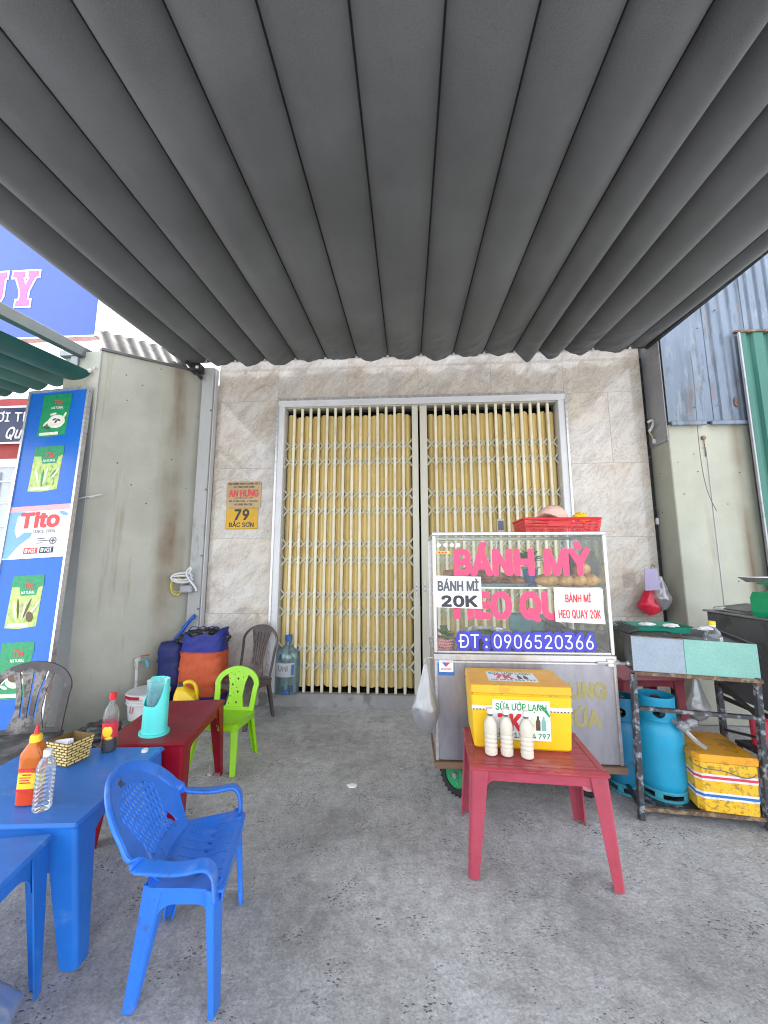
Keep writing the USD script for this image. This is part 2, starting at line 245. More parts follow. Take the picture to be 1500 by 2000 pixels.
mat('black_bag', (0.015, 0.016, 0.018), 0.25, var=0.3, bump=0.4, bscale=25)
mat('yellow_plastic', (0.80, 0.55, 0.015), 0.32, var=0.05)
mat('red_plastic', (0.68, 0.018, 0.025), 0.32, var=0.06)
mat('gas_blue', (0.012, 0.30, 0.50), 0.42, var=0.10, scale=5, dirt=[((0.05, 0.05, 0.05), 0.05, 22, 0.5), ((0.06, 0.36, 0.54), 0.2, 4, 0.3)], bump=0.08)
mat('gas_teal', (0.008, 0.16, 0.30), 0.42, var=0.15, scale=5, dirt=((0.05, 0.05, 0.05), 0.2, 10, 0.6))
mat('gas_ring', (0.05, 0.33, 0.43), 0.5, var=0.12, scale=8, dirt=((0.06, 0.06, 0.06), 0.2, 12, 0.6))
mat('panel_greyblue', (0.27, 0.33, 0.39), 0.55, var=0.10, scale=5, dirt=[((0.14, 0.18, 0.22), 0.3, 130, 0.5), ((0.42, 0.46, 0.48), 0.2, 110, 0.45)])
mat('panel_mint', (0.19, 0.41, 0.35), 0.55, var=0.08, scale=5, dirt=[((0.10, 0.24, 0.20), 0.28, 130, 0.5), ((0.42, 0.54, 0.48), 0.2, 110, 0.45)])
mat('rusty_iron', (0.12, 0.07, 0.045), 0.8, var=0.3, scale=14, dirt=((0.30, 0.23, 0.14), 0.4, 26, 0.7), bump=0.3)
mat('dark_cabinet', (0.085, 0.092, 0.10), 0.42, var=0.2, scale=3, metal=0.3, dirt=[((0.03, 0.03, 0.03), 0.3, 4, 0.6), ((0.3, 0.3, 0.3), 0.02, 25, 0.6)])
mat('scale_green', (0.01, 0.30, 0.12), 0.38, var=0.08)
mat('tray_green', (0.01, 0.19, 0.125), 0.4, var=0.12)
mat('rubber', (0.016, 0.016, 0.017), 0.75, var=0.2)
mat('rim_green', (0.02, 0.27, 0.10), 0.4, var=0.15)
mat('wood', (0.20, 0.12, 0.07), 0.7, var=0.3, scale=5, stretch=(0.4, 4, 4), bump=0.2)
mat('bamboo', (0.72, 0.58, 0.24), 0.4, var=0.15, scale=20)
mat('bamboo_dark', (0.16, 0.10, 0.03), 0.6, var=0.2)
mat('bread', (0.62, 0.29, 0.085), 0.5, var=0.25, scale=14, dirt=((0.75, 0.5, 0.24), 0.3, 10, 0.6), bump=0.3, bscale=40)
mat('roast_pork', (0.42, 0.13, 0.06), 0.35, var=0.45, scale=18, dirt=((0.60, 0.28, 0.17), 0.4, 16, 0.7), bump=0.6, bscale=50)
mat('herb', (0.05, 0.16, 0.025), 0.5, var=0.4, scale=10)
mat('herb_light', (0.26, 0.36, 0.09), 0.5, var=0.3, scale=10)
mat('pot_weave', (0.52, 0.22, 0.17), 0.6, var=0.15, scale=30)
mat('hat_cloth', (0.76, 0.50, 0.41), 0.85, var=0.08, scale=6, bump=0.25, bscale=30)
mat('milk', (0.52, 0.485, 0.40), 0.28, var=0.03, subsurface_weight=0.2)
mat('chili', (0.56, 0.055, 0.008), 0.18, var=0.10, scale=8)
mat('chili_orange', (0.50, 0.12, 0.012), 0.12, var=0.12, scale=8)
mat('soy', (0.008, 0.004, 0.004), 0.08)
mat('label_yellow', (0.80, 0.58, 0.03), 0.4, var=0.12, scale=25)
mat('label_red', (0.60, 0.03, 0.05), 0.4, var=0.1, scale=25)
mat('red_bag', (0.58, 0.022, 0.05), 0.25, var=0.2, scale=12, bump=0.4, bscale=30, transmission_weight=0.0)
mat('lilac_card', (0.33, 0.29, 0.44), 0.5, var=0.08)
mat('pvc', (0.62, 0.62, 0.60), 0.5, dirt=((0.3, 0.26, 0.2), 0.3, 10, 0.6))
mat('blue_tube', (0.02, 0.09, 0.45), 0.35, var=0.1)
mat('cable_yellow', (0.60, 0.52, 0.10), 0.5)
mat('cable_grey', (0.12, 0.12, 0.12), 0.5)
mat('window_white', (0.72, 0.74, 0.78), 0.4, var=0.05)
mat('pane_grey', (0.50, 0.54, 0.60), 0.15, var=0.1)
mat('beam_grey', (0.12, 0.145, 0.15), 0.5, var=0.1)
mat('dull_teal', (0.10, 0.30, 0.34), 0.5, var=0.1)
clear('glass', (0.95, 0.98, 0.97), 0.0, 0.02)
clear('clear_plastic', (0.94, 0.96, 0.97), 0.12, 0.06, 0.04, (0.8, 0.84, 0.88))
clear('water_jug', (0.62, 0.76, 0.84), 0.4, 0.08, 0.30, (0.24, 0.42, 0.54))
clear('thin_bag', (0.90, 0.90, 0.91), 0.8, 0.14, 0.40, (0.55, 0.56, 0.58))
clear('bluish_bag', (0.75, 0.80, 0.92), 0.8, 0.16, 0.5, (0.36, 0.44, 0.62))
clear('clear_cups', (0.72, 0.90, 0.91), 0.4, 0.1, 0.35, (0.42, 0.70, 0.72))

# ------------------------------------------------------------------ mesh helpers
cat = lambda ms: trimesh.util.concatenate([m for m in ms if m is not None])
def move(m, x=0, y=0, z=0, rz=0, rx=0, ry=0):
    m = m.copy()
    R = trimesh.transformations.rotation_matrix
    if rx: m.apply_transform(R(rx, [1, 0, 0]))
    if ry: m.apply_transform(R(ry, [0, 1, 0]))
    if rz: m.apply_transform(R(rz, [0, 0, 1]))
    m.apply_translation([x, y, z]); return m
def bx(x0, x1, y0, y1, z0, z1, ch=0.0):
    if ch <= 0:
        m = trimesh.creation.box([x1 - x0, y1 - y0, z1 - z0]); m.apply_translation([(x0 + x1) / 2, (y0 + y1) / 2, (z0 + z1) / 2]); return m
    h = np.array([x1 - x0, y1 - y0, z1 - z0]) / 2; c = min(ch, h.min() * 0.98)
    pts = []
    for s in np.ndindex(2, 2, 2):
        sg = np.array(s) * 2 - 1
        for k in range(3):
            q = h - c; q = q.copy(); q[k] = h[k]; pts.append(sg * q)
    m = trimesh.convex.convex_hull(np.array(pts)); m.apply_translation([(x0 + x1) / 2, (y0 + y1) / 2, (z0 + z1) / 2]); return m
def loft(secs, closed=True, caps=True):
    secs = np.asarray(secs, float); n, k = secs.shape[:2]
    v = secs.reshape(-1, 3); f = []
    for i in range(n - 1):
        for j in range(k if closed else k - 1):
            a, b = i * k + j, i * k + (j + 1) % k
            f += [[a, b, b + k], [a, b + k, a + k]]
    if caps and closed:
        for base, rev in ((0, True), ((n - 1) * k, False)):
            q = secs[base // k]; q0 = q - q.mean(0); bs = np.linalg.svd(q0, full_matrices=False)[2]; q2 = q0 @ bs[:2].T
            nv = sum(np.cross(q0[j], q0[(j + 1) % k]) for j in range(k)); ear = mapbox_earcut.triangulate_float64(q2, np.array([k], np.uint32)).reshape(-1, 3).astype(int)
            for t in ear:
                flip = (np.cross(q0[t[1]] - q0[t[0]], q0[t[2]] - q0[t[0]]) @ nv) < 0
                t = [base + int(x) for x in t]
                f.append(t[::-1] if bool(flip) != rev else t)
    m = trimesh.Trimesh(v, np.array(f), process=False)
    if closed and caps and m.volume < 0: m.invert()
    return m
def sweep(path, sec, up=(0, 0, 1), scale=None, closed=False):
    """sec: closed 2-D outline (a across, b along the normal nearest to up)"""
    p = np.asarray(path, float); t = np.gradient(p, axis=0)
    if closed: t = np.roll(p, -1, 0) - np.roll(p, 1, 0)
    t /= np.linalg.norm(t, axis=1, keepdims=True) + 1e-12
    u = np.broadcast_to(np.asarray(up, float), p.shape)
    a = np.cross(t, u); a /= np.linalg.norm(a, axis=1, keepdims=True) + 1e-9
    b = np.cross(a, t); s = np.ones(len(p)) if scale is None else np.asarray(scale, float)
    sec = np.asarray(sec, float)
    S = p[:, None] + s[:, None, None] * (sec[None, :, 0:1] * a[:, None] + sec[None, :, 1:2] * b[:, None])
    if closed: return loft(np.vstack([S, S[:1]]), True, False)
    return loft(S)
def ring(r, n=8, sq=1.0): return [(r * math.cos(2 * PI * i / n), sq * r * math.sin(2 * PI * i / n)) for i in range(n)]
def rrect(w, h, r=0.003): 
    c = min(r, w / 2 * 0.9, h / 2 * 0.9)
    return [(-w/2 + c, -h/2), (w/2 - c, -h/2), (w/2, -h/2 + c), (w/2, h/2 - c), (w/2 - c, h/2), (-w/2 + c, h/2), (-w/2, h/2 - c), (-w/2, -h/2 + c)]
def smooth_path(pts, n=24):
    pts = np.asarray(pts, float)
    if len(pts) < 3: return np.linspace(pts[0], pts[-1], n)
    from scipy.interpolate import CubicSpline, PchipInterpolator
    d = np.r_[0, np.cumsum(np.linalg.norm(np.diff(pts, axis=0), axis=1))]
    return CubicSpline(d, pts)(np.linspace(0, d[-1], n))
def tube(pts, r, n=8, sm=0, up=None):
    p = smooth_path(pts, sm) if sm else np.asarray(pts, float)
    d = p[-1] - p[0]
    if up is None: up = (0.31, 0.17, 0.93) if abs(d[2]) < 0.8 * np.linalg.norm(d) + 1e-9 else (0.9, 0.41, 0.13)
    return sweep(p, ring(r, n), up)
def bar(a, b, w, h, up=(0, 0, 1), ch=0.002):
    a, b = np.asarray(a, float), np.asarray(b, float)
    d = (b - a) / np.linalg.norm(b - a)
    if abs(d @ np.asarray(up)) > 0.95: up = (0, 1, 0)
    return sweep([a, b], rrect(w, h, ch), up)
def lathe(prof, n=28):
    m = trimesh.creation.revolve(np.asarray(prof, float), sections=n)
    if m.is_watertight and m.volume < 0: m.invert()
    return m
def extr(poly, d):
    gs = [g for g in getattr(poly, 'geoms', [poly]) if g.area > 1e-9 and g.geom_type == 'Polygon']
    return cat([trimesh.creation.extrude_polygon(g, d, engine='earcut') for g in gs])
def upright(m, x=0, y=0, z=0):      # xy drawing -> stands in the xz plane, its front towards -y
    return move(m, x, y, z, rx=PI / 2)
def bend(poly, d, fn, edge):
    m = extr(poly, d); v, f = trimesh.remesh.subdivide_to_size(m.vertices, m.faces, edge, max_iter=12)
    m = trimesh.Trimesh(v, f, process=False); m.merge_vertices(); m.vertices = fn(np.array(m.vertices)); return m
def rpoly(x0, x1, y0, y1, r): return sbox(x0 + r, y0 + r, x1 - r, y1 - r).buffer(r, quad_segs=5)
_txt = {}
def glyphs(text, h, bold=True, grow=0.0, sx=1.0, center=True, slant=0.0):
    key = (text, bold)
    if key not in _txt:
        m = meshkit.text_mesh(text, 1.0, 0.01, bold)
        tri = m.vertices[m.faces]; low = np.all(np.abs(tri[:, :, 2]) < 1e-6, axis=1)
        _txt[key] = unary_union([Polygon(t[:, :2]).buffer(0) for t in tri[low]]).simplify(0.006)
    g = affinity.scale(_txt[key], h * sx, h, origin=(0, 0))
    if slant: g = affinity.skew(g, slant, 0, origin=(0, 0))
    if grow: g = g.buffer(grow, quad_segs=2)
    if center: b = g.bounds; g = affinity.translate(g, -(b[0] + b[2]) / 2, 0)
    return g
def fit(text, w, h, bold=True, grow=0.0):
    """lettering with capitals h tall squeezed or stretched to the width w, centred"""
    g = glyphs(text, h, bold); b = g.bounds
    g = affinity.scale(g, w / (b[2] - b[0]), 1, origin=(0, 0))
    return g.buffer(grow, quad_segs=2) if grow else g
def blob(r, seed=0, amp=0.2, freq=3.0, sub=3, scale=(1, 1, 1)):
    m = trimesh.creation.icosphere(sub, 1.0); v = np.array(m.vertices)
    k = 1 + amp * (meshkit.fbm(v * freq + 11.3 * seed, 3, seed) * 2 - 1)
    m.vertices = v * k[:, None] * r * np.asarray(scale, float); return m

# ------------------------------------------------------------------ scene helpers
_used = {}
def numbered(path):
    if path not in _used: _used[path] = 0; return path
    _used[path] += 1; return f'{path}_{_used[path]:03d}'
XF = {}
def tag(p, label=None, category=None, group=None, kind=None):
    for k, v in (('label', label), ('category', category), ('group', group), ('kind', kind)):
        if v: p.SetCustomDataByKey(k, v)
    return p
def thing(name, label, category, loc=(0, 0, 0), rz=0.0, group=None, kind=None):
    path = numbered('/World/' + name); x = UsdGeom.Xform.Define(stage, path)
    x.AddTranslateOp().Set(Gf.Vec3d(*map(float, loc))); x.AddRotateZOp().Set(math.degrees(rz))
    M = trimesh.transformations.rotation_matrix(rz, [0, 0, 1]); M[:3, 3] = loc; XF[path] = M
    return tag(x.GetPrim(), label, category, group, kind)
def part(parent, name, mesh, m, smooth=35, world=False, label=None, kind=None):
    root = str(parent.GetPath())
    if world:
        top = '/'.join(root.split('/')[:3]); mesh = mesh.copy(); mesh.apply_transform(np.linalg.inv(XF[top]))
    path = numbered(root + '/' + name)
    p = usdkit.mesh(stage, path, mesh, MATS[m], smooth=smooth).GetPrim()
    return tag(p, label, None, None, kind)
def single(name, mesh, m, label, category, loc=(0, 0, 0), rz=0, group=None, smooth=35, kind=None):
    path = numbered('/World/' + name)
    g = usdkit.mesh(stage, path, mesh, MATS[m], smooth=smooth)
    g.AddTranslateOp().Set(Gf.Vec3d(*map(float, loc))); g.AddRotateZOp().Set(math.degrees(rz))
    return tag(g.GetPrim(), label, category, group, kind)
def dup(src, label, loc, rz=0, group=None):
    name = src.GetName(); was = src.GetCustomData()
    path = numbered('/World/' + name); x = UsdGeom.Xform.Define(stage, path)
    x.GetPrim().GetReferences().AddInternalReference(src.GetPath()); x.GetPrim().SetInstanceable(True)
    x.ClearXformOpOrder(); 
    x.AddTranslateOp().Set(Gf.Vec3d(*map(float, loc))); x.AddRotateZOp().Set(math.degrees(rz))
    return tag(x.GetPrim(), label, was['category'], group or was.get('group'))

# ------------------------------------------------------------------ ground
gx, gy = np.meshgrid(np.r_[-80, -20, np.linspace(-6, 6, 61), 20, 80], np.r_[-80, -20, np.linspace(-2, 6, 41), 20, 80], indexing='ij')
gv = np.stack([gx, gy, 0.006 * (meshkit.fbm(np.stack([gx * 0.8, gy * 0.8, 0 * gx], -1), 3, 3) - 0.5) * (np.abs(gx) < 7) * (np.abs(gy) < 7) - 0.003], -1)
nx, ny = gx.shape
q = [[i * ny + j, (i + 1) * ny + j, (i + 1) * ny + j + 1, i * ny + j + 1] for i in range(nx - 1) for j in range(ny - 1)]
g = usdkit.mesh(stage, '/World/pavement', (gv.reshape(-1, 3), np.array(q)), MATS['concrete_ground'], smooth=True)
tag(g.GetPrim(), 'worn grey concrete forecourt with dark pits and pale patches', 'pavement', kind='structure')

# ------------------------------------------------------------------ the shop front: tiled wall, door frame, threshold
FY = 4.30
shop = thing('shop_building', 'shop front clad in glossy beige marble tiles around the folding gate', 'building', (0, FY, 0))
part(shop, 'building_wall', cat([bx(-2.28, -1.53, FY + .014, FY + .40, 0.0, 6.2), bx(1.80, 2.66, FY + .014, FY + .40, 0.0, 6.2), bx(-1.53, 1.80, FY + .014, FY + .40, 3.44, 6.2),
     bx(-2.28, -2.10, FY + .40, FY + 6, 0.0, 6.2), bx(2.50, 2.66, FY + .40, FY + 6, 0.0, 6.2), bx(-2.1, 2.5, FY + 5.8, FY + 6, 0, 6.2), bx(-2.28, 2.66, FY + .40, FY + 6, 6.0, 6.2), bx(-2.1, 2.5, FY + .42, FY + 5.8, 3.5, 3.6)]), 'wall_grey', False, True)
part(shop, 'interior_screen', bx(-1.60, 1.86, FY + .42, FY + .44, 0.13, 3.49), 'void_dark', False, True)  # black panel standing in for the shade inside the shop
def tile(x0, x1, z0, z1):
    d = RNG.uniform(-0.0008, 0.0008)
    part(shop, 'marble_tile', bx(x0 + .0007, x1 - .0007, FY + d, FY + .014 + d, z0 + .0007, z1 - .0007, 0.001), 'marble', 20, True)
zs = [0.0, 0.13, 0.96, 1.80, 2.62, 3.445]
for a, b in zip(zs[:-1], zs[1:]):
    tile(-2.28, -1.53, a, b)
    tile(1.80, 2.28, a, b) if a > 2.6 or a < 0.9 else tile(1.80, 2.66, a, b)
    if a > 2.6 or a < 0.9: tile(2.28, 2.66, a, b)
xs = [-2.28, -1.54, -0.70, 0.14, 0.98, 1.80, 2.66]
for a, b in zip(xs[:-1], xs[1:]): tile(a, b, 3.445, 4.28)
# door frame: mitred face with a stepped inner edge
for nm, (x0, x1, z0, z1) in dict(door_jamb=(-1.53, -1.445, 0.13, 3.36), door_jamb_=(1.715, 1.80, 0.13, 3.36), door_head=(-1.53, 1.80, 3.36, 3.445)).items():
    o = part(shop, nm.rstrip('_'), bx(x0, x1, FY - .022, FY + .13, z0, z1, 0.006), 'frame_grey', 20, True)
    if 'head' in nm: part(o, 'frame_bead', bx(x0 - .004, x1 + .004, FY - .034, FY - .0225, z1 - .014, z1 + .012, .003), 'aluminium', 20, True)
    elif x0 < 0: part(o, 'frame_bead', bx(x0 - .012, x0 + .014, FY - .034, FY - .0225, z0, z1 + .012, .003), 'aluminium', 20, True)
    else: part(o, 'frame_bead', bx(x1 - .014, x1 + .012, FY - .034, FY - .0225, z0, z1 + .012, .003), 'aluminium', 20, True)
part(shop, 'threshold', bx(-1.62, 1.86, FY - .02, FY + .07, -.02, 0.130, 0.010), 'cement', 20, True)
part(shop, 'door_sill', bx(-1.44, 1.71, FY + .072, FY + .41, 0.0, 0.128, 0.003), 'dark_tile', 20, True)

# ------------------------------------------------------------------ folding gate
gate = thing('folding_gate', 'tall yellow folding steel gate with cream bars and scissor lattice, shut', 'gate', (0.13, FY + .07, 0.128))
GZ0, GZ1 = 0.145, 3.34
def x_arm(xa, xb, z, hgt):
    out = []
    for s in (1, -1):
        pth = [(xa, FY + .062 + .004 * s, z + s * hgt), (xa + (xb - xa) * .28, FY + .062 + .004 * s, z + s * hgt * .34), (xa + (xb - xa) * .72, FY + .062 + .004 * s, z - s * hgt * .34), (xb, FY + .062 + .004 * s, z - s * hgt)]
        out.append(sweep(smooth_path(pth, 9), rrect(.020, .005, .001), (0, -1, 0)))
    return out
ROWS = [(2.895, 2.70), (2.31, 2.115), (1.735, 1.55), (1.165, 0.975), (0.585, 0.40)]
def leaf(x0, x1, n):
    pitch = (x1 - x0) / n
    for i in range(n):
        xc = x0 + pitch * (i + .5); k = 11; w = pitch * .485
        top = GZ1 - .055 - .02 * abs(math.sin(i * 1.7)) - (0.015 if x0 > 0 else 0) + RNG.uniform(-.008, .008)
        bot = GZ0 + .035 + RNG.uniform(-.006, .010)
        cur = [(xc - w + 2 * w * j / (k - 1), FY + .128 - .055 * math.sin(PI * j / (k - 1)) ** .8) for j in range(k)]
        back = [(x, y + .003) for x, y in cur[::-1]]
        tilt = .012 * math.sin(i * 2.1)
        S = [[(x, y, z + (x - xc) / w * tilt) for x, y in cur + back] for z in (bot, top)]
        part(gate, 'steel_slat', loft(S), 'gate_slat', 40, True)
    for i in range(n + 1):
        xc = x0 + pitch * i
        if i in (0, n): continue
        xc += RNG.uniform(-.004, .004)
        part(gate, 'gate_bar', bx(xc - .015, xc + .015, FY + .025, FY + .055, GZ0 - .015, GZ1 + .012, .004), 'gate_bar', 20, True)
    for r, pair in enumerate(ROWS):
        for z in pair:
            part(gate, 'lattice_row', cat([m for i in range(n) for m in x_arm(x0 + pitch * i, x0 + pitch * (i + 1), z, .062)]), 'gate_lattice', 40, True, kind='stuff')
leaf(-1.445, 0.055, 15); leaf(0.235, 1.715, 15)
for x0, x1 in ((0.058, 0.128), (0.150, 0.232)):
    p_ = part(gate, 'meeting_post', bx(x0, x1, FY + .012, FY + .075, GZ0 - .016, GZ1 + .010, .004), 'gate_post', 20, True)
    part(p_, 'lock_plate', bx(x0 + .024, x0 + .044, FY + .006, FY + .0118, 1.18, 1.30, .002), 'aluminium', 20, True)
    part(p_, 'keyhole', cat([bx(x0 + .030, x0 + .038, FY + .002, FY + .0058, 1.21, 1.225), bx(x0 + .030, x0 + .038, FY + .002, FY + .0058, 1.255, 1.27)]), 'black_metal', False, True)
for z in (1.94, 1.02, 0.30, 2.62): part(gate, 'latch', bx(.122, .158, FY + .018, FY + .032, z, z + .03, .003), 'black_metal', 20, True)
part(gate, 'guide_rail', bx(-1.44, 1.71, FY + .022, FY + .115, 3.3555, 3.3595), 'gate_post', False, True)

# ------------------------------------------------------------------ awning over the forecourt
awn = thing('awning', 'dark grey scalloped canvas awning stretched over the whole forecourt', 'awning', (0, 4.15, 3.9))
RIDGE = [-2.70, -2.37, -2.018, -1.661, -1.297, -.94, -.577, -.214, .167, .539, .882, 1.218, 1.477, 1.764, 2.08, 2.479, 2.665]
SAG = [.085, .115, .105, .10, .10, .10, .098, .095, .10, .098, .105, .165, .13, .11, .095, .03]
awn_z = lambda y: 3.925 - .060 * (4.15 - y)
ys = np.r_[np.linspace(4.15, 3.5, 22), np.linspace(3.44, -0.75, 60)]
prof = []
for i in range(len(SAG)):
    for t in np.r_[0, .012, .03, .06, np.linspace(.1, .9, 17), .94, .97, .988]: prof.append((RIDGE[i] + t * (RIDGE[i + 1] - RIDGE[i]), i, t))
prof.append((RIDGE[-1], len(SAG) - 1, 1.0))
P_ = np.array(prof); K = len(P_)
V = np.zeros((len(ys), K, 3))
for a, y in enumerate(ys):
    x = P_[:, 0].copy(); t = P_[:, 2]; idx = P_[:, 1].astype(int)
    s = np.array(SAG)[idx] * (0.86 + .14 * np.cos((y - 1.0) * .9 + idx * 1.3))
    wob = .012 * np.sin(y * 1.1 + idx * 2.2)
    hang = 1.1 * np.abs(np.sin(PI * t)) ** .82
    skew = .10 * np.sin(PI * t) * (1 if True else 0) * np.clip(x / 2.5, -1, 1)
    wr = (meshkit.fbm(np.stack([x * 7 + idx * 3.1, np.full(K, y * 11) + x * 9, 0 * x], -1), 3, 5) - .5) * .055 * np.clip(1 - (4.15 - y) / .75, 0, 1) * np.sin(PI * t)
    V[a] = np.stack([x + skew * (np.array(SAG)[idx]) , np.full(K, y), awn_z(y) + wob * np.sin(PI * t) - s * hang + wr - .05 * np.sin(PI * (4.15 - y) / 4.9) ], -1)
f = [[a * K + b, a * K + b + 1, (a + 1) * K + b + 1, (a + 1) * K + b] for a in range(len(ys) - 1) for b in range(K - 1)]
Vt_ = V.copy(); Vt_[..., 2] += .004
part(awn, 'canopy', trimesh.util.concatenate([trimesh.Trimesh(*meshkit.arrays((V.reshape(-1, 3), np.array(f)))[:2], process=False), trimesh.Trimesh(Vt_.reshape(-1, 3), meshkit.arrays((Vt_.reshape(-1, 3), np.array(f)))[1][:, ::-1], process=False)]), 'canvas', 50, True)
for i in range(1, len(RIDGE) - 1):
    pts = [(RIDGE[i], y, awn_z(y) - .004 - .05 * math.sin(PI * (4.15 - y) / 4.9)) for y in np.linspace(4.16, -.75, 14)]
    part(awn, 'support_cord', tube(pts, .0065, 5), 'void_dark', 40, True)  # ridge cords, thickened and black to paint shade into the creases
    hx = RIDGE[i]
    part(awn, 'cord_hook', extr(Polygon([(-.022, -.016), (.022, -.016), (.006, .012), (-.006, .012)]), .006).apply_transform(trimesh.transformations.rotation_matrix(PI / 2, [1, 0, 0])).apply_translation([hx, 4.148, 3.885]), 'white_plastic', False, True)  # white tabs painting the light that shows through gaps at the ridge ends
part(awn, 'rear_rail', bx(-2.64, 2.66, 4.162, 4.19, 3.898, 3.922, .004), 'black_metal', 20, True)
part(awn, 'rear_flashing', bx(-2.70, 2.66, 4.10, 4.298, 4.06, 4.066), 'zinc_grey', 20, True)  # hidden cover added to stop sky light leaking in behind the awning
for x, zo in ((-2.66, .09), (2.69, -.005)):
    part(awn, 'side_beam', bar((x, 4.2, 3.925 + zo), (x, -.8, 3.925 + zo - .060 * 5.0), .04, .05), 'black_metal', 20, True)
part(awn, 'front_rail', bx(-2.64, 2.66, -.83, -.78, 3.52, 3.57, .004), 'black_metal', 20, True)
br = part(awn, 'corner_bracket', cat([bx(-2.52, -2.40, 4.06, 4.17, 3.74, 3.83, .004), bar((-2.56, 4.0, 3.86), (-2.42, 4.16, 3.68), .03, .03)]), 'black_metal', 20, True)
part(br, 'bracket_clip', bx(-2.445, -2.41, 4.048, 4.06, 3.76, 3.79, .002), 'white_plastic', 20, True)

# ------------------------------------------------------------------ left side: plastered wall, steel post, roof sheet
A, B = np.array([-3.07, 3.44]), np.array([-2.44, 4.315])
dirw = (B - A) / np.linalg.norm(B - A); nrm = np.array([-dirw[1], dirw[0]])
lw = thing('plaster_wall', 'rust streaked grey green plaster wall left of the shop front, behind the tables', 'wall', (A[0], A[1], 0))
out = 4.9
poly = [A, B, B + np.array([0, .6]), A + np.array([-.42, .30]) + np.array([0, .9]), A + np.array([-.42, .05])]
def wallprism(pts, tops, z0=0.0):
    n = len(pts); v = [(p[0], p[1], z0) for p in pts] + [(p[0], p[1], t) for p, t in zip(pts, tops)]
    f = [[i, (i + 1) % n, n + (i + 1) % n, n + i] for i in range(n)]
    tri = [[a, b, c] for a, b, c, d in f for a, b, c in ((a, b, c), (a, c, d))] + [[0, i + 1, i] for i in range(1, n - 1)] + [[n, n + i, n + i + 1] for i in range(1, n - 1)]
    m = trimesh.Trimesh(np.array(v, float), np.array(tri), process=False); m.fix_normals(); return m
part(lw, 'wall_body', wallprism(poly, [3.64, 3.81, 3.81, 3.64, 3.64]), 'plaster', False, True)
part(lw, 'wall_cap', bar((*(A + nrm * .02), 3.657), (*(B + nrm * .02), 3.827), .07, .028), 'cable_grey', False, True)
part(lw, 'corner_bead', tube([(A[0] + .004, A[1] - .004, 0.0), (A[0] + .004, A[1] - .004, 3.63)], .007, 6), 'wall_grey', 40, True)
post = thing('steel_post', 'flat grey painted steel post between the plaster wall and the marble tiles', 'post', (-2.36, 4.24, 0))
part(post, 'post_body', bx(-2.432, -2.294, 4.19, 4.285, 0, 3.84, .004), 'wall_grey', 20, True)
part(post, 'post_flange', bx(-2.292, -2.281, 4.215, 4.29, 0, 3.84, .002), 'frame_grey', 20, True)
for z in (2.35, 1.6, 1.02, 3.3): part(post, 'bolt', move(trimesh.creation.cylinder(.011, .012, sections=8), -2.30, 4.186, z, rx=PI / 2), 'cable_grey', 30, True)

def corrugated(p0, ux, uz, w, h, pitch, amp, t=.0015, n=None, trapez=True):
    """sheet in the plane of ux (across the ribs) and uz (along them); ribs stand out along -cross"""
    p0, ux, uz = map(lambda a: np.asarray(a, float), (p0, ux, uz)); ux /= np.linalg.norm(ux); uz /= np.linalg.norm(uz); nn = np.cross(uz, ux)
    pr = []; k = 0; s = 0.0
    while s < w:
        for o, d in (((0, 0), (.40, 0), (.52, 1), (.72, 1), (.84, 0)) if trapez else ((0, 0), (.12, .3), (.25, .85), (.37, 1), (.5, .85), (.63, .3), (.75, 0), (.88, -.1))):
            if s + o * pitch <= w: pr.append((s + o * pitch, d * amp))
        s += pitch
    pr.append((w, 0)); pr = np.array(pr)
    row = p0 + pr[:, :1] * ux - pr[:, 1:] * nn * -1
    sec = np.vstack([row, (row + nn * t * -1)[::-1]])
    m = loft([sec, sec + uz * h]); m.fix_normals(); return m
single('corrugated_roof', corrugated((0, 0, 0), (*(dirw * 1.07), .17), (*(nrm * .27), .30), 1.02, .46, .12, .022, trapez=False), 'old_roof', 'grey corrugated roof sheet behind the top of the left plaster wall', 'roof', (A[0] - .02, A[1] + .03, 3.69), smooth=30)

# ------------------------------------------------------------------ left neighbour: red house, teal awning, signs
nb = thing('red_house', 'red rendered neighbouring house with a white barred window, at the far left', 'building', (-5.0, 4.6, 0))
part(nb, 'house_wall', bx(-9, -3.9, 4.62, 5.0, 0, 3.72), 'red_wall', False, True)
part(nb, 'wall_band', bx(-9, -3.6, 4.60, 4.619, 2.84, 2.88, .003), 'white_paint', False, True)
wn = part(nb, 'window', cat([bx(-6.2, -4.86, 4.57, 4.619, 2.76, 2.835, .005), bx(-4.94, -4.86, 4.57, 4.619, .9, 2.76, .005)]), 'window_white', 20, True)
part(wn, 'pane', bx(-6.2, -4.94, 4.60, 4.618, .9, 2.76), 'pane_grey', False, True)
for z in (2.56, 2.28, 1.98, 1.68, 1.38, 1.1): part(wn, 'window_bar', bx(-6.2, -4.94, 4.575, 4.595, z, z + .022, .003), 'window_white', 20, True)
for x in (-5.12, -5.32, -5.52, -5.72, -5.92): part(wn, 'window_bar', bx(x, x + .022, 4.573, 4.593, .9, 2.70, .003), 'window_white', 20, True)
ns = thing('shop_sign', 'dark navy shop sign with white lettering on the red house', 'sign', (-5.0, 4.58, 3.0))
part(ns, 'sign_panel', bx(-6.4, -4.1, 4.55, 4.598, 3.09, 3.56, .004), 'navy', 20, True)
part(ns, 'sign_border', cat([bx(-6.4, -4.1, 4.542, 4.5495, 3.56, 3.585), bx(-6.4, -4.1, 4.542, 4.5495, 3.065, 3.09)]), 'white_paint', False, True)
part(ns, 'lettering', upright(extr(fit('LỢI THỦY', .86, .125, False, .002), .004), -5.10, 4.549, 3.37), 'white_paint', False, True)
part(ns, 'lettering', upright(extr(affinity.skew(fit('Quyên', .50, .15, True), 14, 0, origin=(0, 0)), .004), -5.02, 4.549, 3.14), 'white_paint', False, True)

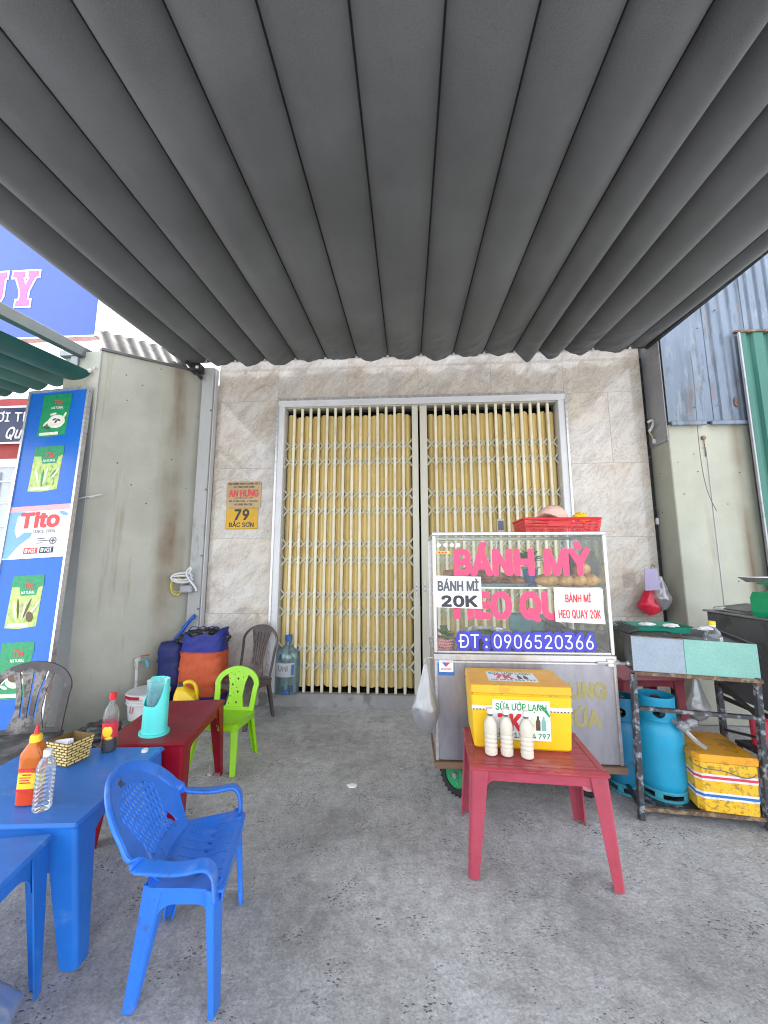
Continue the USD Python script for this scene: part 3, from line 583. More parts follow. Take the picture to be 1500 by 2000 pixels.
ta = thing('teal_awning', 'dark teal canvas awning of the neighbouring shop at the left edge', 'awning', (-3.2, 3.5, 3.4))
R0, R1 = np.array([-3.16, 3.46, 3.42]), np.array([-5.6, 4.52, 3.74])
Fd = np.array([.05, -2.2, -.30]); rows = []
for a in range(15):
    u = a / 14; row = []
    for i in range(6):
        for t in np.linspace(0, .94, 12):
            s_ = (i + t) / 6; row.append(R0 + (R1 - R0) * s_ + Fd * u + np.array([0, 0, -.085 * abs(math.sin(PI * t)) ** .55]))
    rows.append(row)
rows = np.array(rows); k2 = rows.shape[1]
f2 = [[a * k2 + b, a * k2 + b + 1, (a + 1) * k2 + b + 1, (a + 1) * k2 + b] for a in range(14) for b in range(k2 - 1)]
part(ta, 'canopy', trimesh.Trimesh(*meshkit.arrays((rows.reshape(-1, 3), np.array(f2)))[:2], process=False), 'teal_canvas', 50, True)
part(ta, 'side_beam', bar((-3.30, 3.62, 3.66), (-3.14, 1.3, 3.31), .075, .10), 'beam_grey', 20, True)
part(ta, 'beam_bracket', cat([bx(-3.52, -3.30, 3.44, 3.75, 3.60, 3.66, .004), bx(-3.40, -3.32, 3.45, 3.6, 3.36, 3.60, .004)]), 'zinc_grey', 20, True)
part(ta, 'cord_end', cat([blob(.022, 3, .4), move(blob(.015, 4, .4), .05, 0, .02)]).apply_translation([-3.15, 3.42, 3.42]), 'pvc', True, True)

bb = thing('billboard', 'large blue billboard with pink white-edged letters above the teal awning', 'billboard', (-4.4, 4.0, 4.2))
part(bb, 'billboard_panel', bx(-7.2, -3.672, 4.0, 4.05, 4.19, 5.86, .003), 'billboard_blue', False, True)
part(bb, 'billboard_frame', cat([bx(-3.670, -3.63, 3.985, 4.07, 4.17, 5.90, .004), bx(-7.2, -3.672, 3.985, 4.07, 5.862, 5.90, .004), bx(-7.2, -3.672, 3.985, 4.07, 4.16, 4.188, .004)]), 'aluminium', 20, True)
def slab_letter(ch):
    if ch == 'Y': return Polygon([(.10, 0), (.40, 0), (.40, .09), (.34, .09), (.34, .22), (.46, .43), (.53, .43), (.53, .52), (.30, .52), (.30, .43), (.335, .43), (.27, .31), (.20, .43), (.235, .43), (.235, .52), (-.03, .52), (-.03, .43), (.045, .43), (.17, .22), (.17, .09), (.10, .09)])
    o = Polygon([(-.02, .52), (.20, .52), (.20, .43), (.15, .43), (.15, .18), (.19, .11), (.27, .10), (.33, .18), (.33, .43), (.28, .43), (.28, .52), (.50, .52), (.50, .43), (.46, .43), (.46, .16), (.38, .03), (.25, -.01), (.10, .03), (.02, .16), (.02, .43), (-.02, .43)])
    return o
for ch, x in (('Y', -4.79), ('U', -5.185), ('H', -5.56)):
    gl = slab_letter(ch) if ch != 'H' else Polygon([(0, 0), (.45, 0), (.45, .52), (.3, .52), (.3, .3), (.15, .3), (.15, .52), (0, .52)])
    gl = affinity.scale(gl, .60, .90, origin=(0, 0))
    part(bb, 'letter_edge', upright(extr(gl.buffer(.020, join_style=2), .005), x, 3.999, 4.60), 'white_paint', False, True)
    part(bb, 'letter', upright(extr(gl.buffer(-.004), .005), x, 3.9935, 4.60), 'print_pink', False, True)
part(bb, 'letter_accent', upright(extr(Polygon([(.1, 0), (.25, 0), (.30, .14), (.18, .14)]), .006), -5.40, 3.999, 5.18), 'print_pink', False, True)
part(bb, 'small_lettering', upright(extr(fit('ĐÀ NẴNG', 1.3, .09), .004), -5.6, 3.999, 4.27), 'white_paint', False, True)

# leaning product board
tb = thing('product_board', 'tall narrow blue advertising board with printed green product pouches', 'advertising board', (-3.42, 3.33, 0))
TM = trimesh.transformations.concatenate_matrices(trimesh.transformations.translation_matrix([-3.124, 3.40, 3.224]), trimesh.transformations.rotation_matrix(-.0585, [0, 1, 0]), trimesh.transformations.rotation_matrix(-.0953, [1, 0, 0]), trimesh.transformations.rotation_matrix(PI / 2, [1, 0, 0]))
def tpart(par, nm, poly, z, d, m, **k): return part(par, nm, extr(poly, d).apply_translation([0, 0, z]).apply_transform(TM), m, False, True, **k)
W_, H_ = .60, 3.18    # board drawing: x from -W_ (left) to 0, y from 0 (top) down to -H_
tpart(tb, 'board_panel', sbox(-W_, -H_, 0, 0), -.03, .03, 'board_blue')
tpart(tb, 'board_frame', sbox(-W_ - .014, -H_ - .014, .014, .014).difference(sbox(-W_ + .008, -H_ + .008, -.008, -.008)), -.035, .045, 'aluminium')
def pouch(cy, body, motif):
    cx, w, h = -.305, .285, .43
    b = tpart(tb, 'printed_pouch', Polygon([(cx - w / 2, cy), (cx - w / 2 - .012, cy - h), (cx - w * .1, cy - h - .012), (cx + w / 2 - .012, cy - h + .004), (cx + w / 2, cy)]), .0005, .0012, body)
    top = Polygon([(cx - w / 2 - .004, cy - .005)] + [(cx - w / 2 + w * i / 6, cy + (.012 if i % 2 else .006)) for i in range(7)] + [(cx + w / 2 + .006, cy - .085), (cx + w * .35, cy - .10), (cx + w * .30, cy - .165), (cx - w * .18, cy - .165), (cx - w * .26, cy - .09), (cx - w / 2 - .006, cy - .085)])
    tpart(b, 'pouch_top', top, .0021, .001, 'print_green')
    tpart(b, 'pouch_text', affinity.translate(fit('Tito', .085, .05), cx + .015, cy - .105), .0035, .001, 'print_red')
    tpart(b, 'pouch_text', affinity.translate(fit('NATURAL', .125, .024), cx + .015, cy - .150), .0035, .001, 'white_paint')
    ell = lambda x, y, w_, h_, r=0: affinity.rotate(affinity.scale(Point(cx + x, cy + y).buffer(1, 8), w_, h_), r)
    if body == 'print_green':
        tpart(b, 'bowl_print', ell(.02, -.285, .088, .070), .0021, .0006, 'print_cream'); tpart(b, 'bowl_print', ell(.02, -.270, .066, .040), .0028, .0006, motif[-1])
        for k, (x, y, r) in enumerate(((0, -.262, 20), (.045, -.272, -30), (.02, -.285, 60))): tpart(b, 'leaf_print', ell(x, y, .022, .010, r), .0035 + k * .0005, .0004, 'print_brown')
        for k, (x, y, r) in enumerate(((-.085, -.30, 50), (-.07, -.345, -20), (.10, -.225, 70), (-.02, -.205, 10))): tpart(b, 'leaf_print', ell(x, y, .034, .012, r), .0021 + k * .0004, .0004, motif[k % 3])
    else:
        for k in range(7): tpart(b, 'leaf_print', ell(-.085 + .028 * k, -.29 + .02 * math.sin(k * 2.1), .010, .085, 18 - 9 * k), .0021 + k * .0004, .0004, motif[k % len(motif)])
        tpart(b, 'bowl_print', ell(.06, -.345, .030, .045, 15), .0052, .0005, motif[1])
    tpart(b, 'pouch_band', sbox(cx - w * .46, cy - h + .005, cx + w * .2, cy - h + .035), .0021, .001, 'print_cream')
pouch(-.05, 'print_green', ['print_cream', 'print_brown', 'print_cream', 'white_paint'])
pouch(-.60, 'print_lime', ['print_cream', 'print_lime', 'print_green'])
pouch(-1.82, 'print_lime', ['print_cream', 'print_brown', 'print_lime'])
pouch(-2.38, 'print_green', ['print_cream', 'white_paint', 'print_brown'])
tpart(tb, 'pink_band', sbox(-W_ + .009, -1.222, -.009, -1.175), .0005, .001, 'print_salmon')
wp = tpart(tb, 'white_panel', sbox(-W_ + .009, -1.66, -.009, -1.224), .0005, .001, 'paper')
tpart(wp, 'arc_print', Polygon([(-W_ + .01, -1.227), (-.44, -1.227), (-.51, -1.27), (-.52, -1.40), (-.455, -1.53), (-W_ + .01, -1.65)]), .0019, .0006, 'print_lightblue')
tpart(wp, 'pouch_text', affinity.translate(fit('Tito', .37, .13, True, .006), -.29, -1.375), .0026, .001, 'print_red')
tpart(wp, 'pouch_text', affinity.translate(fit('SINCE 2004', .215, .030, False), -.235, -1.435), .0026, .001, 'ink_grey')
tpart(wp, 'leaf_print', affinity.rotate(affinity.scale(Point(-.07, -1.262).buffer(1, 8), .045, .017), -25), .0026, .001, 'print_lightblue')
tpart(wp, 'feather_print', Polygon([(-W_ + .02, -1.65), (-.545, -1.65), (-.46, -1.54), (-.36, -1.47), (-.345, -1.425), (-.42, -1.42), (-.52, -1.50)]), .0026, .001, 'print_lightblue')
tpart(wp, 'emblem_print', Point(-.135, -1.51).buffer(.034, 10).difference(Point(-.135, -1.51).buffer(.026, 10)).union(sbox(-.155, -1.516, -.115, -1.504)).union(sbox(-.141, -1.53, -.129, -1.49)), .0026, .001, 'ink_grey')
tpart(wp, 'small_print', unary_union([sbox(-.29, -1.49, -.21, -1.482), sbox(-.29, -1.51, -.17, -1.502), sbox(-.29, -1.53, -.23, -1.522)]), .0026, .001, 'ink_grey')
for x, c, s in ((-.335, 'print_red', 'BVQI'), (-.185, 'navy', 'BVQI')):
    q_ = tpart(wp, 'badge_print', sbox(x - .065, -1.62, x + .065, -1.565), .0026, .001, c)
    tpart(q_, 'badge_text', affinity.translate(fit(s, .10, .032), x, -1.608), .0040, .001, 'white_paint')
part(tb, 'tie_wire', cat([tube([(-3.13, 3.38, 2.10), (-3.05, 3.40, 2.13), (-2.97, 3.50, 2.17)], .006, 6, 10), tube([(-3.02, 3.42, 2.135), (-2.965, 3.505, 2.18)], .011, 6)]), 'pvc', 40, True)

# ------------------------------------------------------------------ right side: painted column, zinc cladding, green sheet
rc = thing('painted_column', 'pale olive painted concrete column right of the shop front', 'wall', (2.72, 4.04, 0))
part(rc, 'column_body', bx(2.72, 3.52, 4.04, 9.5, 0, 2.955, .008), 'column_paint', 20, True)
part(rc, 'edge_pipe', tube([(3.53, 4.02, 0), (3.53, 4.02, 2.9)], .012, 8), 'zinc_grey', 40, True)
part(rc, 'rust_boss', cat([move(trimesh.creation.cylinder(.022, .02, sections=12), 3.06, 4.035, 2.80, rx=PI / 2), tube([(3.06, 4.03, 2.79), (3.065, 4.034, 2.6)], .004, 5)]), 'rusty_iron', 30, True)
part(rc, 'plaster_seam', bx(3.075, 3.083, 4.034, 4.0405, 0.3, 2.70), 'wall_grey', False, True)
zc = thing('zinc_cladding', 'blue grey corrugated zinc cladding above the olive column', 'cladding', (2.7, 4.0, 2.9))
def rep(name, *a, m='zinc_blue', **k): return part(zc, name, corrugated(*a, **k), m, 25, True)
rep('corrugated_panel', (2.72, 4.018, 2.97), (1, 0, 0), (0, 0, 1), .46, 3.3, .23, .012)
rep('corrugated_panel', (3.17, 4.012, 2.97), (1, 0, 0), (0, 0, 1), .42, 3.3, .105, .016)
rep('corrugated_panel', (3.58, 4.006, 3.0), (1, 0, 0), (0, 0, 1), 3.0, 3.3, .105, .022)
part(zc, 'side_panel', bx(2.703, 2.712, 4.03, 9.0, 2.78, 6.2, .002), 'zinc_grey', 20, True)
part(zc, 'backing_wall', bx(2.73, 6.6, 4.06, 9.5, 2.96, 6.2), 'zinc_grey', False, True)
part(zc, 'ridge_flashing', bx(2.73, 3.08, 3.985, 4.012, 2.925, 2.972, .006), 'zinc_blue', 20, True)
part(zc, 'ridge_flashing', bx(3.12, 3.50, 3.978, 4.006, 2.92, 2.967, .006), 'zinc_blue', 20, True)
for x, z in ((2.98, 3.12), (3.22, 3.14), (3.45, 3.4), (3.3, 4.2), (3.1, 4.0)): part(zc, 'screw', move(trimesh.creation.cylinder(.008, .012, sections=7), x, 3.995, z, rx=PI / 2), 'cable_grey', 30, True)
part(zc, 'rust_hole', cat([move(blob(.03, 5, .3, scale=(.7, .3, 1.7)), 3.40, 4.0, 3.17)]), 'rusty_iron', True, True)
gsx = thing('green_sheet_wall', 'green corrugated metal sheet wall at the right edge', 'wall', (3.5, 3.95, 0))
part(gsx, 'corrugated_panel', corrugated((3.47, 3.955, .0), (1, 0, 0), (0, 0, 1), 3.0, 3.905, .17, .03), 'green_sheet', 25, True)
part(gsx, 'sheet_edge', bx(3.452, 3.468, 3.93, 3.957, 0.0, 3.90, .002), 'zinc_grey', 20, True)
part(gsx, 'top_rail', bx(3.43, 6.4, 3.94, 3.99, 3.907, 3.93, .003), 'rusty_iron', 20, True)
part(gsx, 'rear_wall', bx(3.56, 6.4, 4.05, 4.2, 0, 3.9), 'zinc_grey', False, True)
bp = single('black_pole', cat([bx(-.022, .022, -.03, .03, 0, 3.86, .003)]), 'black_metal', 'thin black steel pole in the gap between marble tiles and olive column', 'pole', (2.69, 4.36, 0))
single('gap_filler', bx(-.028, .028, -.02, .02, 0, 6.0), 'void_dark', 'added black strip keeping sky light out of the slit between the shop wall and the column', 'gap', (2.69, 5.0, 0))  # added black filler, blocks bright sky at the back of the gap
single('hanging_wire', tube([(3.0, 4.0, 3.75), (2.985, 3.99, 3.0), (2.98, 3.99, 2.5), (3.0, 3.985, 2.25), (3.06, 3.975, 2.03)], .0035, 5, 30), 'cable_grey', 'thin dark wire dangling down the zinc cladding and olive column', 'wire')
cl = thing('cable_connector', 'white taped cable ends with a yellow wire hanging beside the black pole', 'cable', (2.68, 4.24, 2.9))
part(cl, 'tape_wrap', cat([tube([(2.66, 4.25, 3.06), (2.71, 4.24, 3.075), (2.69, 4.235, 3.0), (2.655, 4.24, 2.95)], .016, 7, 14)]), 'white_plastic', 40, True)
part(cl, 'yellow_wire', tube([(2.655, 4.24, 2.95), (2.675, 4.235, 2.90), (2.69, 4.235, 2.85)], .005, 5, 8), 'cable_yellow', 40, True)
part(cl, 'plug', bx(2.68, 2.71, 4.22, 4.245, 2.81, 2.86, .005), 'white_plastic', 30, True)
sk = thing('cable_socket', 'small white cable clip low on the black pole', 'cable', (2.69, 4.30, 2.0))
part(sk, 'clip_body', bx(2.68, 2.71, 4.295, 4.325, 1.93, 2.0, .006), 'white_plastic', 30, True)
part(sk, 'clip_wire', tube([(2.695, 4.31, 2.0), (2.705, 4.30, 2.06), (2.69, 4.31, 2.12)], .004, 5, 8), 'cable_grey', 40, True)

# cable bundle and fittings on the left post
cb = thing('cable_bundle', 'coiled white and yellow cables tied to the steel post', 'cable', (-2.42, 4.12, 1.2))
def coil(c, r, n, sq, seed, ax=(1, .3, .2)):
    rr = random.Random(seed); pts = []
    for k in range(n * 10):
        a = k / 10 * 2 * PI; q = r * (1 + rr.uniform(-.08, .08)); pts.append((c[0] + q * math.cos(a) * ax[0], c[1] + q * math.cos(a) * ax[1] + .004 * k / n, c[2] + q * sq * math.sin(a) + .02 * math.cos(a * .5)))
    return pts
part(cb, 'white_cable', tube(coil((-2.46, 4.09, 1.36), .10, 3, .38, 1), .013, 7), 'white_plastic', 40, True)
part(cb, 'cable_tail', tube([(-2.38, 4.09, 1.40), (-2.36, 4.08, 1.47), (-2.40, 4.09, 1.43), (-2.36, 4.09, 1.33), (-2.29, 4.10, 1.22)], .012, 7, 20), 'white_plastic', 40, True)
part(cb, 'yellow_cable', tube(coil((-2.52, 4.10, 1.27), .075, 2, 1.1, 2, (.6, .4, 0)), .008, 6), 'cable_yellow', 40, True)
part(cb, 'junction_box', bx(-2.48, -2.34, 4.10, 4.18, 1.20, 1.28, .01), 'zinc_grey', 30, True)
tp = thing('garden_tap', 'wall tap with red lever and blue nozzle on a white pipe by the plaster wall', 'tap', (-2.72, 3.88, 0))
part(tp, 'pipe', tube([(-2.71, 3.86, 0), (-2.71, 3.86, .40), (-2.715, 3.85, .52)], .016, 8), 'pvc', 40, True)
part(tp, 'tap_body', cat([tube([(-2.715, 3.85, .50), (-2.715, 3.85, .57)], .022, 8), tube([(-2.715, 3.85, .56), (-2.66, 3.84, .565)], .018, 8)]), 'pvc', 40, True)
part(tp, 'nozzle', tube([(-2.66, 3.84, .56), (-2.60, 3.83, .555), (-2.58, 3.825, .52), (-2.578, 3.823, .50)], .017, 8, 12), 'dull_teal', 40, True)
part(tp, 'lever', bar((-2.655, 3.838, .598), (-2.575, 3.82, .612), .022, .012), 'red_plastic', 30, True)

# plates on the marble
pl = thing('company_plate', 'bronze company plate with red lettering on the left marble tiles', 'plaque', (-1.91, FY, 2.32))
part(pl, 'plate', upright(extr(rpoly(-2.105, -1.695, 2.155, 2.462, .02), .006), 0, FY - .003, 0), 'bronze_plate', 20, True)
part(pl, 'red_lettering', upright(extr(fit('AN HƯNG', .35, .075, True, .002), .002), -1.90, FY - .0092, 2.285), 'print_red', False, True)
for z, t, w, h in ((2.425, 'ĐỊA ĐIỂM KINH DOANH SỐ 2', .375, .020), (2.388, 'CTY TNHH THỰC PHẨM', .24, .018), (2.262, 'CHUYÊN CUNG CẤP', .22, .010), (2.222, 'SỐ 79 BẮC SƠN - P. AN HÒA', .34, .016), (2.180, 'ĐT: 0905 904 735', .21, .022)):
    part(pl, 'lettering', upright(extr(fit(t, w, h, True), .002), -1.90, FY - .0092, z), 'ink_black', False, True)
hp = thing('house_number_plate', 'shiny brass house number plate 79 below the bronze plate', 'plaque', (-1.91, FY, 2.0))
part(hp, 'plate', bx(-2.098, -1.722, FY - .010, FY - .003, 1.905, 2.148, .003), 'brass', 20, True)
part(hp, 'number', upright(extr(fit('79', .17, .115, True, .003), .002), -1.91, FY - .0102, 2.015), 'ink_black', False, True)
part(hp, 'lettering', upright(extr(fit('BẮC SƠN', .29, .05, True), .002), -1.91, FY - .0102, 1.93), 'ink_black', False, True)

# ------------------------------------------------------------------ plastic furniture
def angle_leg(wt, wb, h, dx, dy, t=.006, r=.02, z0=0.0):
    """corner leg: two flanges towards +x and +y from the outer corner; the foot is moved by (-dx, -dy)"""
    S = []
    for k in range(5):
        s = k / 4; w = wb + (wt - wb) * s; z = z0 + (h - z0) * s; ox, oy = -dx * (1 - s), -dy * (1 - s)
        arc = [(r - r * math.sin(a), r - r * math.cos(a)) for a in np.linspace(0, PI / 2, 5)]
        o = [(w, 0)] + arc + [(0, w)]
        ri = r - t * .6; arci = [(r - ri * math.sin(a) , r - ri * math.cos(a)) for a in np.linspace(PI / 2, 0, 5)]
        i_ = [(t, w)] + [(max(x, t), max(y, t)) for x, y in arci] + [(w, t)]
        S.append([(x + ox, y + oy, z) for x, y in o + i_])
    return loft(S)
def mirrored(m, sx, sy):
    m = m.copy(); m.apply_transform(np.diag([sx, sy, 1, 1]))
    return m
def apron_board(L, h, arch, t=.006, n=9, inset=.03):
    """board in xz, top at z=0, its lower edge arching down to the legs at both ends"""
    pts = [(-L / 2, 0), (L / 2, 0), (L / 2, -h - arch)]
    for a in np.linspace(0, PI / 2, n): pts.append((L / 2 - inset - arch * (1 - math.cos(a)), -h - arch * (1 - math.sin(a))))
    for a in np.linspace(PI / 2, 0, n): pts.append((-L / 2 + inset + arch * (1 - math.cos(a)), -h - arch * (1 - math.sin(a))))
    pts.append((-L / 2, -h - arch))
    return upright(extr(Polygon(pts).buffer(0), t))
def plastic_table(name, label, loc, rz, w, d, h, m, mtop, wt=.10, wb=.055, ap=.05, arch=.07, splay=(.03, .03), rim=0.004, slats=0, group=None):
    t = thing(name, label, 'table', loc, rz, group)
    x, y = w / 2, d / 2
    top = cat([bx(-x - .008, x + .008, -y - .008, y + .008, h - .022, h, .009)])
    o = part(t, 'tabletop', top, mtop, 30)
    if slats:
        part(o, 'top_rim', cat([bx(-x, x, s * (y - .03) - .004, s * (y - .03) + .004, h + .0002, h + .003, .0012) for s in (1, -1)] + [bx(s * (x - .03) - .004, s * (x - .03) + .004, -y + .036, y - .036, h + .0002, h + .003, .0012) for s in (1, -1)]), mtop, 30)
        part(o, 'groove_line', cat([bx(-x + .04, x - .04, yy - .0012, yy + .0012, h + .0003, h + .0018) for yy in np.linspace(-y + .06, y - .06, slats)]), m, False)
    for sx in (-1, 1):
        for sy in (-1, 1):
            part(t, 'leg', move(mirrored(angle_leg(wt, wb, h - .020, *splay), -sx, -sy), sx * x, sy * y), m, 30)
    fr = h - .0215
    for s in (-1, 1):
        part(t, 'apron', move(apron_board(w - .03, ap, arch, inset=wt - .03), 0, s * (y - .0095) + .003, fr), m, 30)
        part(t, 'apron', move(apron_board(d - .03, ap, arch, inset=wt - .03), s * (x - .0095) - .003, 0, fr, rz=PI / 2), m, 30)
    return t
def at_corner(cx, cy, rz, w, d, kx, ky):   # table centre from one known corner
    ox, oy = -kx * w / 2, -ky * d / 2
    return (cx + ox * math.cos(rz) - oy * math.sin(rz), cy + ox * math.sin(rz) + oy * math.cos(rz), 0)

pink = plastic_table('pink_table', 'faded pink red plastic table in front of the food cart, carrying the yellow box', (.650, 2.335, 0), math.radians(-3.5), .655, .47, .495, 'pink_red_plastic', 'pink_top_plastic', .085, .05, .045, .05, (.028, .028), slats=6)
rzb = math.radians(5.5)
bt1 = plastic_table('blue_table', 'blue plastic table with sauce bottles and a bamboo napkin basket on it', at_corner(-1.29, 1.56, rzb, .70, .63, 1, -1), rzb, .70, .63, .51, 'blue_table_plastic', 'blue_table_plastic', .115, .062, .045, .11, (.045, -.012))
bt2 = plastic_table('blue_table', 'bare blue plastic table cut off by the left edge, nearest the camera', at_corner(-1.352, 1.525, math.radians(12), .66, .62, 1, 1), math.radians(12), .66, .62, .492, 'blue_table_plastic', 'blue_table_plastic', .09, .045, .045, .08, (.035, -.015))
rzr = math.radians(8)
drt = plastic_table('dark_red_table', 'dark red plastic table holding the turquoise cup holder', at_corner(-1.272, 2.248, rzr, .455, .70, 1, -1), rzr, .455, .70, .508, 'dark_red_plastic', 'dark_red_plastic', .115, .06, .045, .085, (.016, .016))
mst = plastic_table('maroon_table', 'low maroon plastic table standing behind the gas cylinder under the tiled stand', (1.93, 3.55, 0), .05, .50, .42, .60, 'pink_red_plastic', 'pink_red_plastic', .09, .05, .04, .06, (.02, .02))

# blue armchair
ac = thing('armchair', 'bright blue plastic armchair with perforated back in the foreground', 'armchair', (-.838, 1.672, 0), math.radians(90 + 13))
_pp = part
def part(parent, name, mesh, m, *a, **k):     # this chair is shallow from front to back
    if str(parent.GetPath()).startswith('/World/armchair'): mesh = mesh.copy(); v_ = np.array(mesh.vertices); v_[:, 1] = np.where(v_[:, 1] < 0, v_[:, 1] * .74, v_[:, 1]); mesh.vertices = v_
    return _pp(parent, name, mesh, m, *a, **k)
AS = .375    # seat height; local front is -y
def seat_fn(v):
    x, y, z = v.T; return np.stack([x, y, AS - .012 + z + .022 * (np.clip(np.abs(x) / .2, 0, 1) ** 2.2 - 1) * np.clip(1.4 - 2.4 * np.abs(y) / .16, 0, 1) - .012 * np.clip((-y - .12) / .05, 0, 1) ** 2], 1)
seatp = Polygon([(-.205, -.165), (.205, -.165), (.212, -.12), (.172, .115), (.14, .135), (-.14, .135), (-.172, .115), (-.212, -.12)]).buffer(.012, 3)
slots = unary_union([LineString([(x0 + .012 * math.sin(y * 9 + 1), y) for y in np.linspace(-.14, .08, 9)]).buffer(.0026, 2) for x0 in (-.13, -.085, -.04, .005, .05, .095, .14)])
seat = part(ac, 'seat', bend(seatp.difference(slots), .010, seat_fn, .05), 'blue_plastic', 40)
part(seat, 'seat_skirt', cat([bx(-.205, .205, -.172, -.163, AS - .06, AS - .012, .003), bx(-.15, .15, .128, .137, AS - .06, AS - .006, .003)] + [move(apron_board(.285, .052, .07, inset=.025), s * .200, -.012, AS - .004, rz=PI / 2 + s * .145) for s in (-1, 1)]), 'blue_plastic', 30)
BL = lambda z: .125 + .74 * (z - AS)          # back plane lean
def back_pt(u, v, off=0.0):
    z = AS - .01 + v; return np.array([u, BL(z) - .9 * u * u + off, z])
def back_fn(vv): return np.array([back_pt(u, v, w) for u, v, w in vv])
arch = [(-.150, .0)] + [(.215 * math.cos(a) * (1 if True else 0), .125 + .175 * math.sin(a)) for a in np.linspace(PI, 0, 21)] + [(.150, .0)]
outer = Polygon(arch); inner = outer.buffer(-.048, 6)
leafs = unary_union([affinity.rotate(affinity.scale(Point(s * .108, .075).buffer(1, 8), .012, .034), s * 28) for s in (-1, 1)] + [rpoly(-.022, .022, .262, .282, .004)])
inner2 = inner.intersection(Polygon([(-.085, .02), (.085, .02), (.16, .3), (-.16, .3)])).buffer(-.006).buffer(.006)
back = part(ac, 'backrest', bend(outer.difference(inner2).difference(leafs), .009, back_fn, .035), 'blue_plastic', 40)
mesh_r = []
for sgn in (1, -1):
    for c in np.arange(-.6, .6, .0205):
        ln = LineString([(c + sgn * y * .42, y) for y in (0, .35)]).intersection(inner2)
        for l in getattr(ln, 'geoms', [ln]):
            if l.is_empty or l.length < .006: continue
            n = max(3, int(l.length / .03)); mesh_r.append(sweep([back_pt(*l.interpolate(k / (n - 1), True).coords[0], .0045) for k in range(n)], rrect(.0075, .006, .001), (0, 1, 0)))
part(back, 'lattice', cat(mesh_r), 'blue_plastic', 30, kind='stuff')
part(back, 'maker_sticker', bend(rpoly(-.020, .020, .264, .280, .003), .001, lambda v: back_fn(v + [0, 0, .0095]), .05), 'print_brown', False)
prof = rrect(.052, .018, .006)
for s in (-1, 1):
    rail = [back_pt(s * .0, .300, .004)] + [back_pt(s * .215 * math.cos(a), .125 + .178 * math.sin(a), .004) for a in np.linspace(1.3, .25, 6)]
    rail = [tuple(p) for p in rail] + [(s * .224, .178, AS + .118), (s * .232, .105, AS + .093), (s * .238, .03, AS + .084), (s * .242, -.05, AS + .088), (s * .240, -.10, AS + .086), (s * .234, -.13, AS + .06), (s * .226, -.140, AS + .01), (s * .220, -.143, AS - .03)]
    pr = smooth_path(rail, 46)
    nrm_ = []
    for p in pr:
        b = np.clip((p[1] - .06) / .12, 0, 1); c_ = np.clip((AS + .08 - p[2]) / .05, 0, 1) * (p[1] < -.07)
        n_ = np.array([0, 1, .0]) * b * .9 + np.array([s * .15, 0, 1]) * (1 - b) * (1 - c_) + np.array([0, -1, .1]) * c_; nrm_.append(n_ / np.linalg.norm(n_))
    nrm_ = np.array(nrm_); nrm_ = np.stack([np.convolve(np.pad(nrm_[:, q_], 5, mode='edge'), np.ones(11) / 11, 'valid') for q_ in range(3)], 1)
    part(ac, 'armrest', sweep(pr, prof, nrm_), 'blue_plastic', 40)
def u_leg(top, foot, w0, w1, dep, face, m, own, t=.006):
    """channel leg: a broad face with two side flanges"""
    S = []; top, foot = np.asarray(top, float), np.asarray(foot, float); fx = np.array([face[0], face[1], 0.]); fx /= np.linalg.norm(fx); sx = np.array([-fx[1], fx[0], 0])
    for k in np.linspace(0, 1, 4):
        p = top + (foot - top) * k; w = (w0 + (w1 - w0) * k) / 2; d = dep * (1 - .35 * k)
        o = [(-w, -d), (-w, -.006), (-w + .006, 0), (w - .006, 0), (w, -.006), (w, -d), (w - t, -d), (w - t, -t), (-w + t, -t), (-w + t, -d)]
        S.append([p + sx * a + fx * b for a, b in o])
    mm = loft(S, True, True); return mm
for s in (-1, 1):
    part(ac, 'leg', u_leg((s * .205, -.150, AS + .0), (s * .226, -.178, 0), .080, .058, .038, (s * .35, -1), 0, 0), 'blue_plastic', 25)
    part(ac, 'leg', u_leg((s * .178, .115, AS - .004), (s * .185, .168, 0), .080, .040, .04, (s * 1, .30), 0, 0), 'blue_plastic', 25)

part = _pp
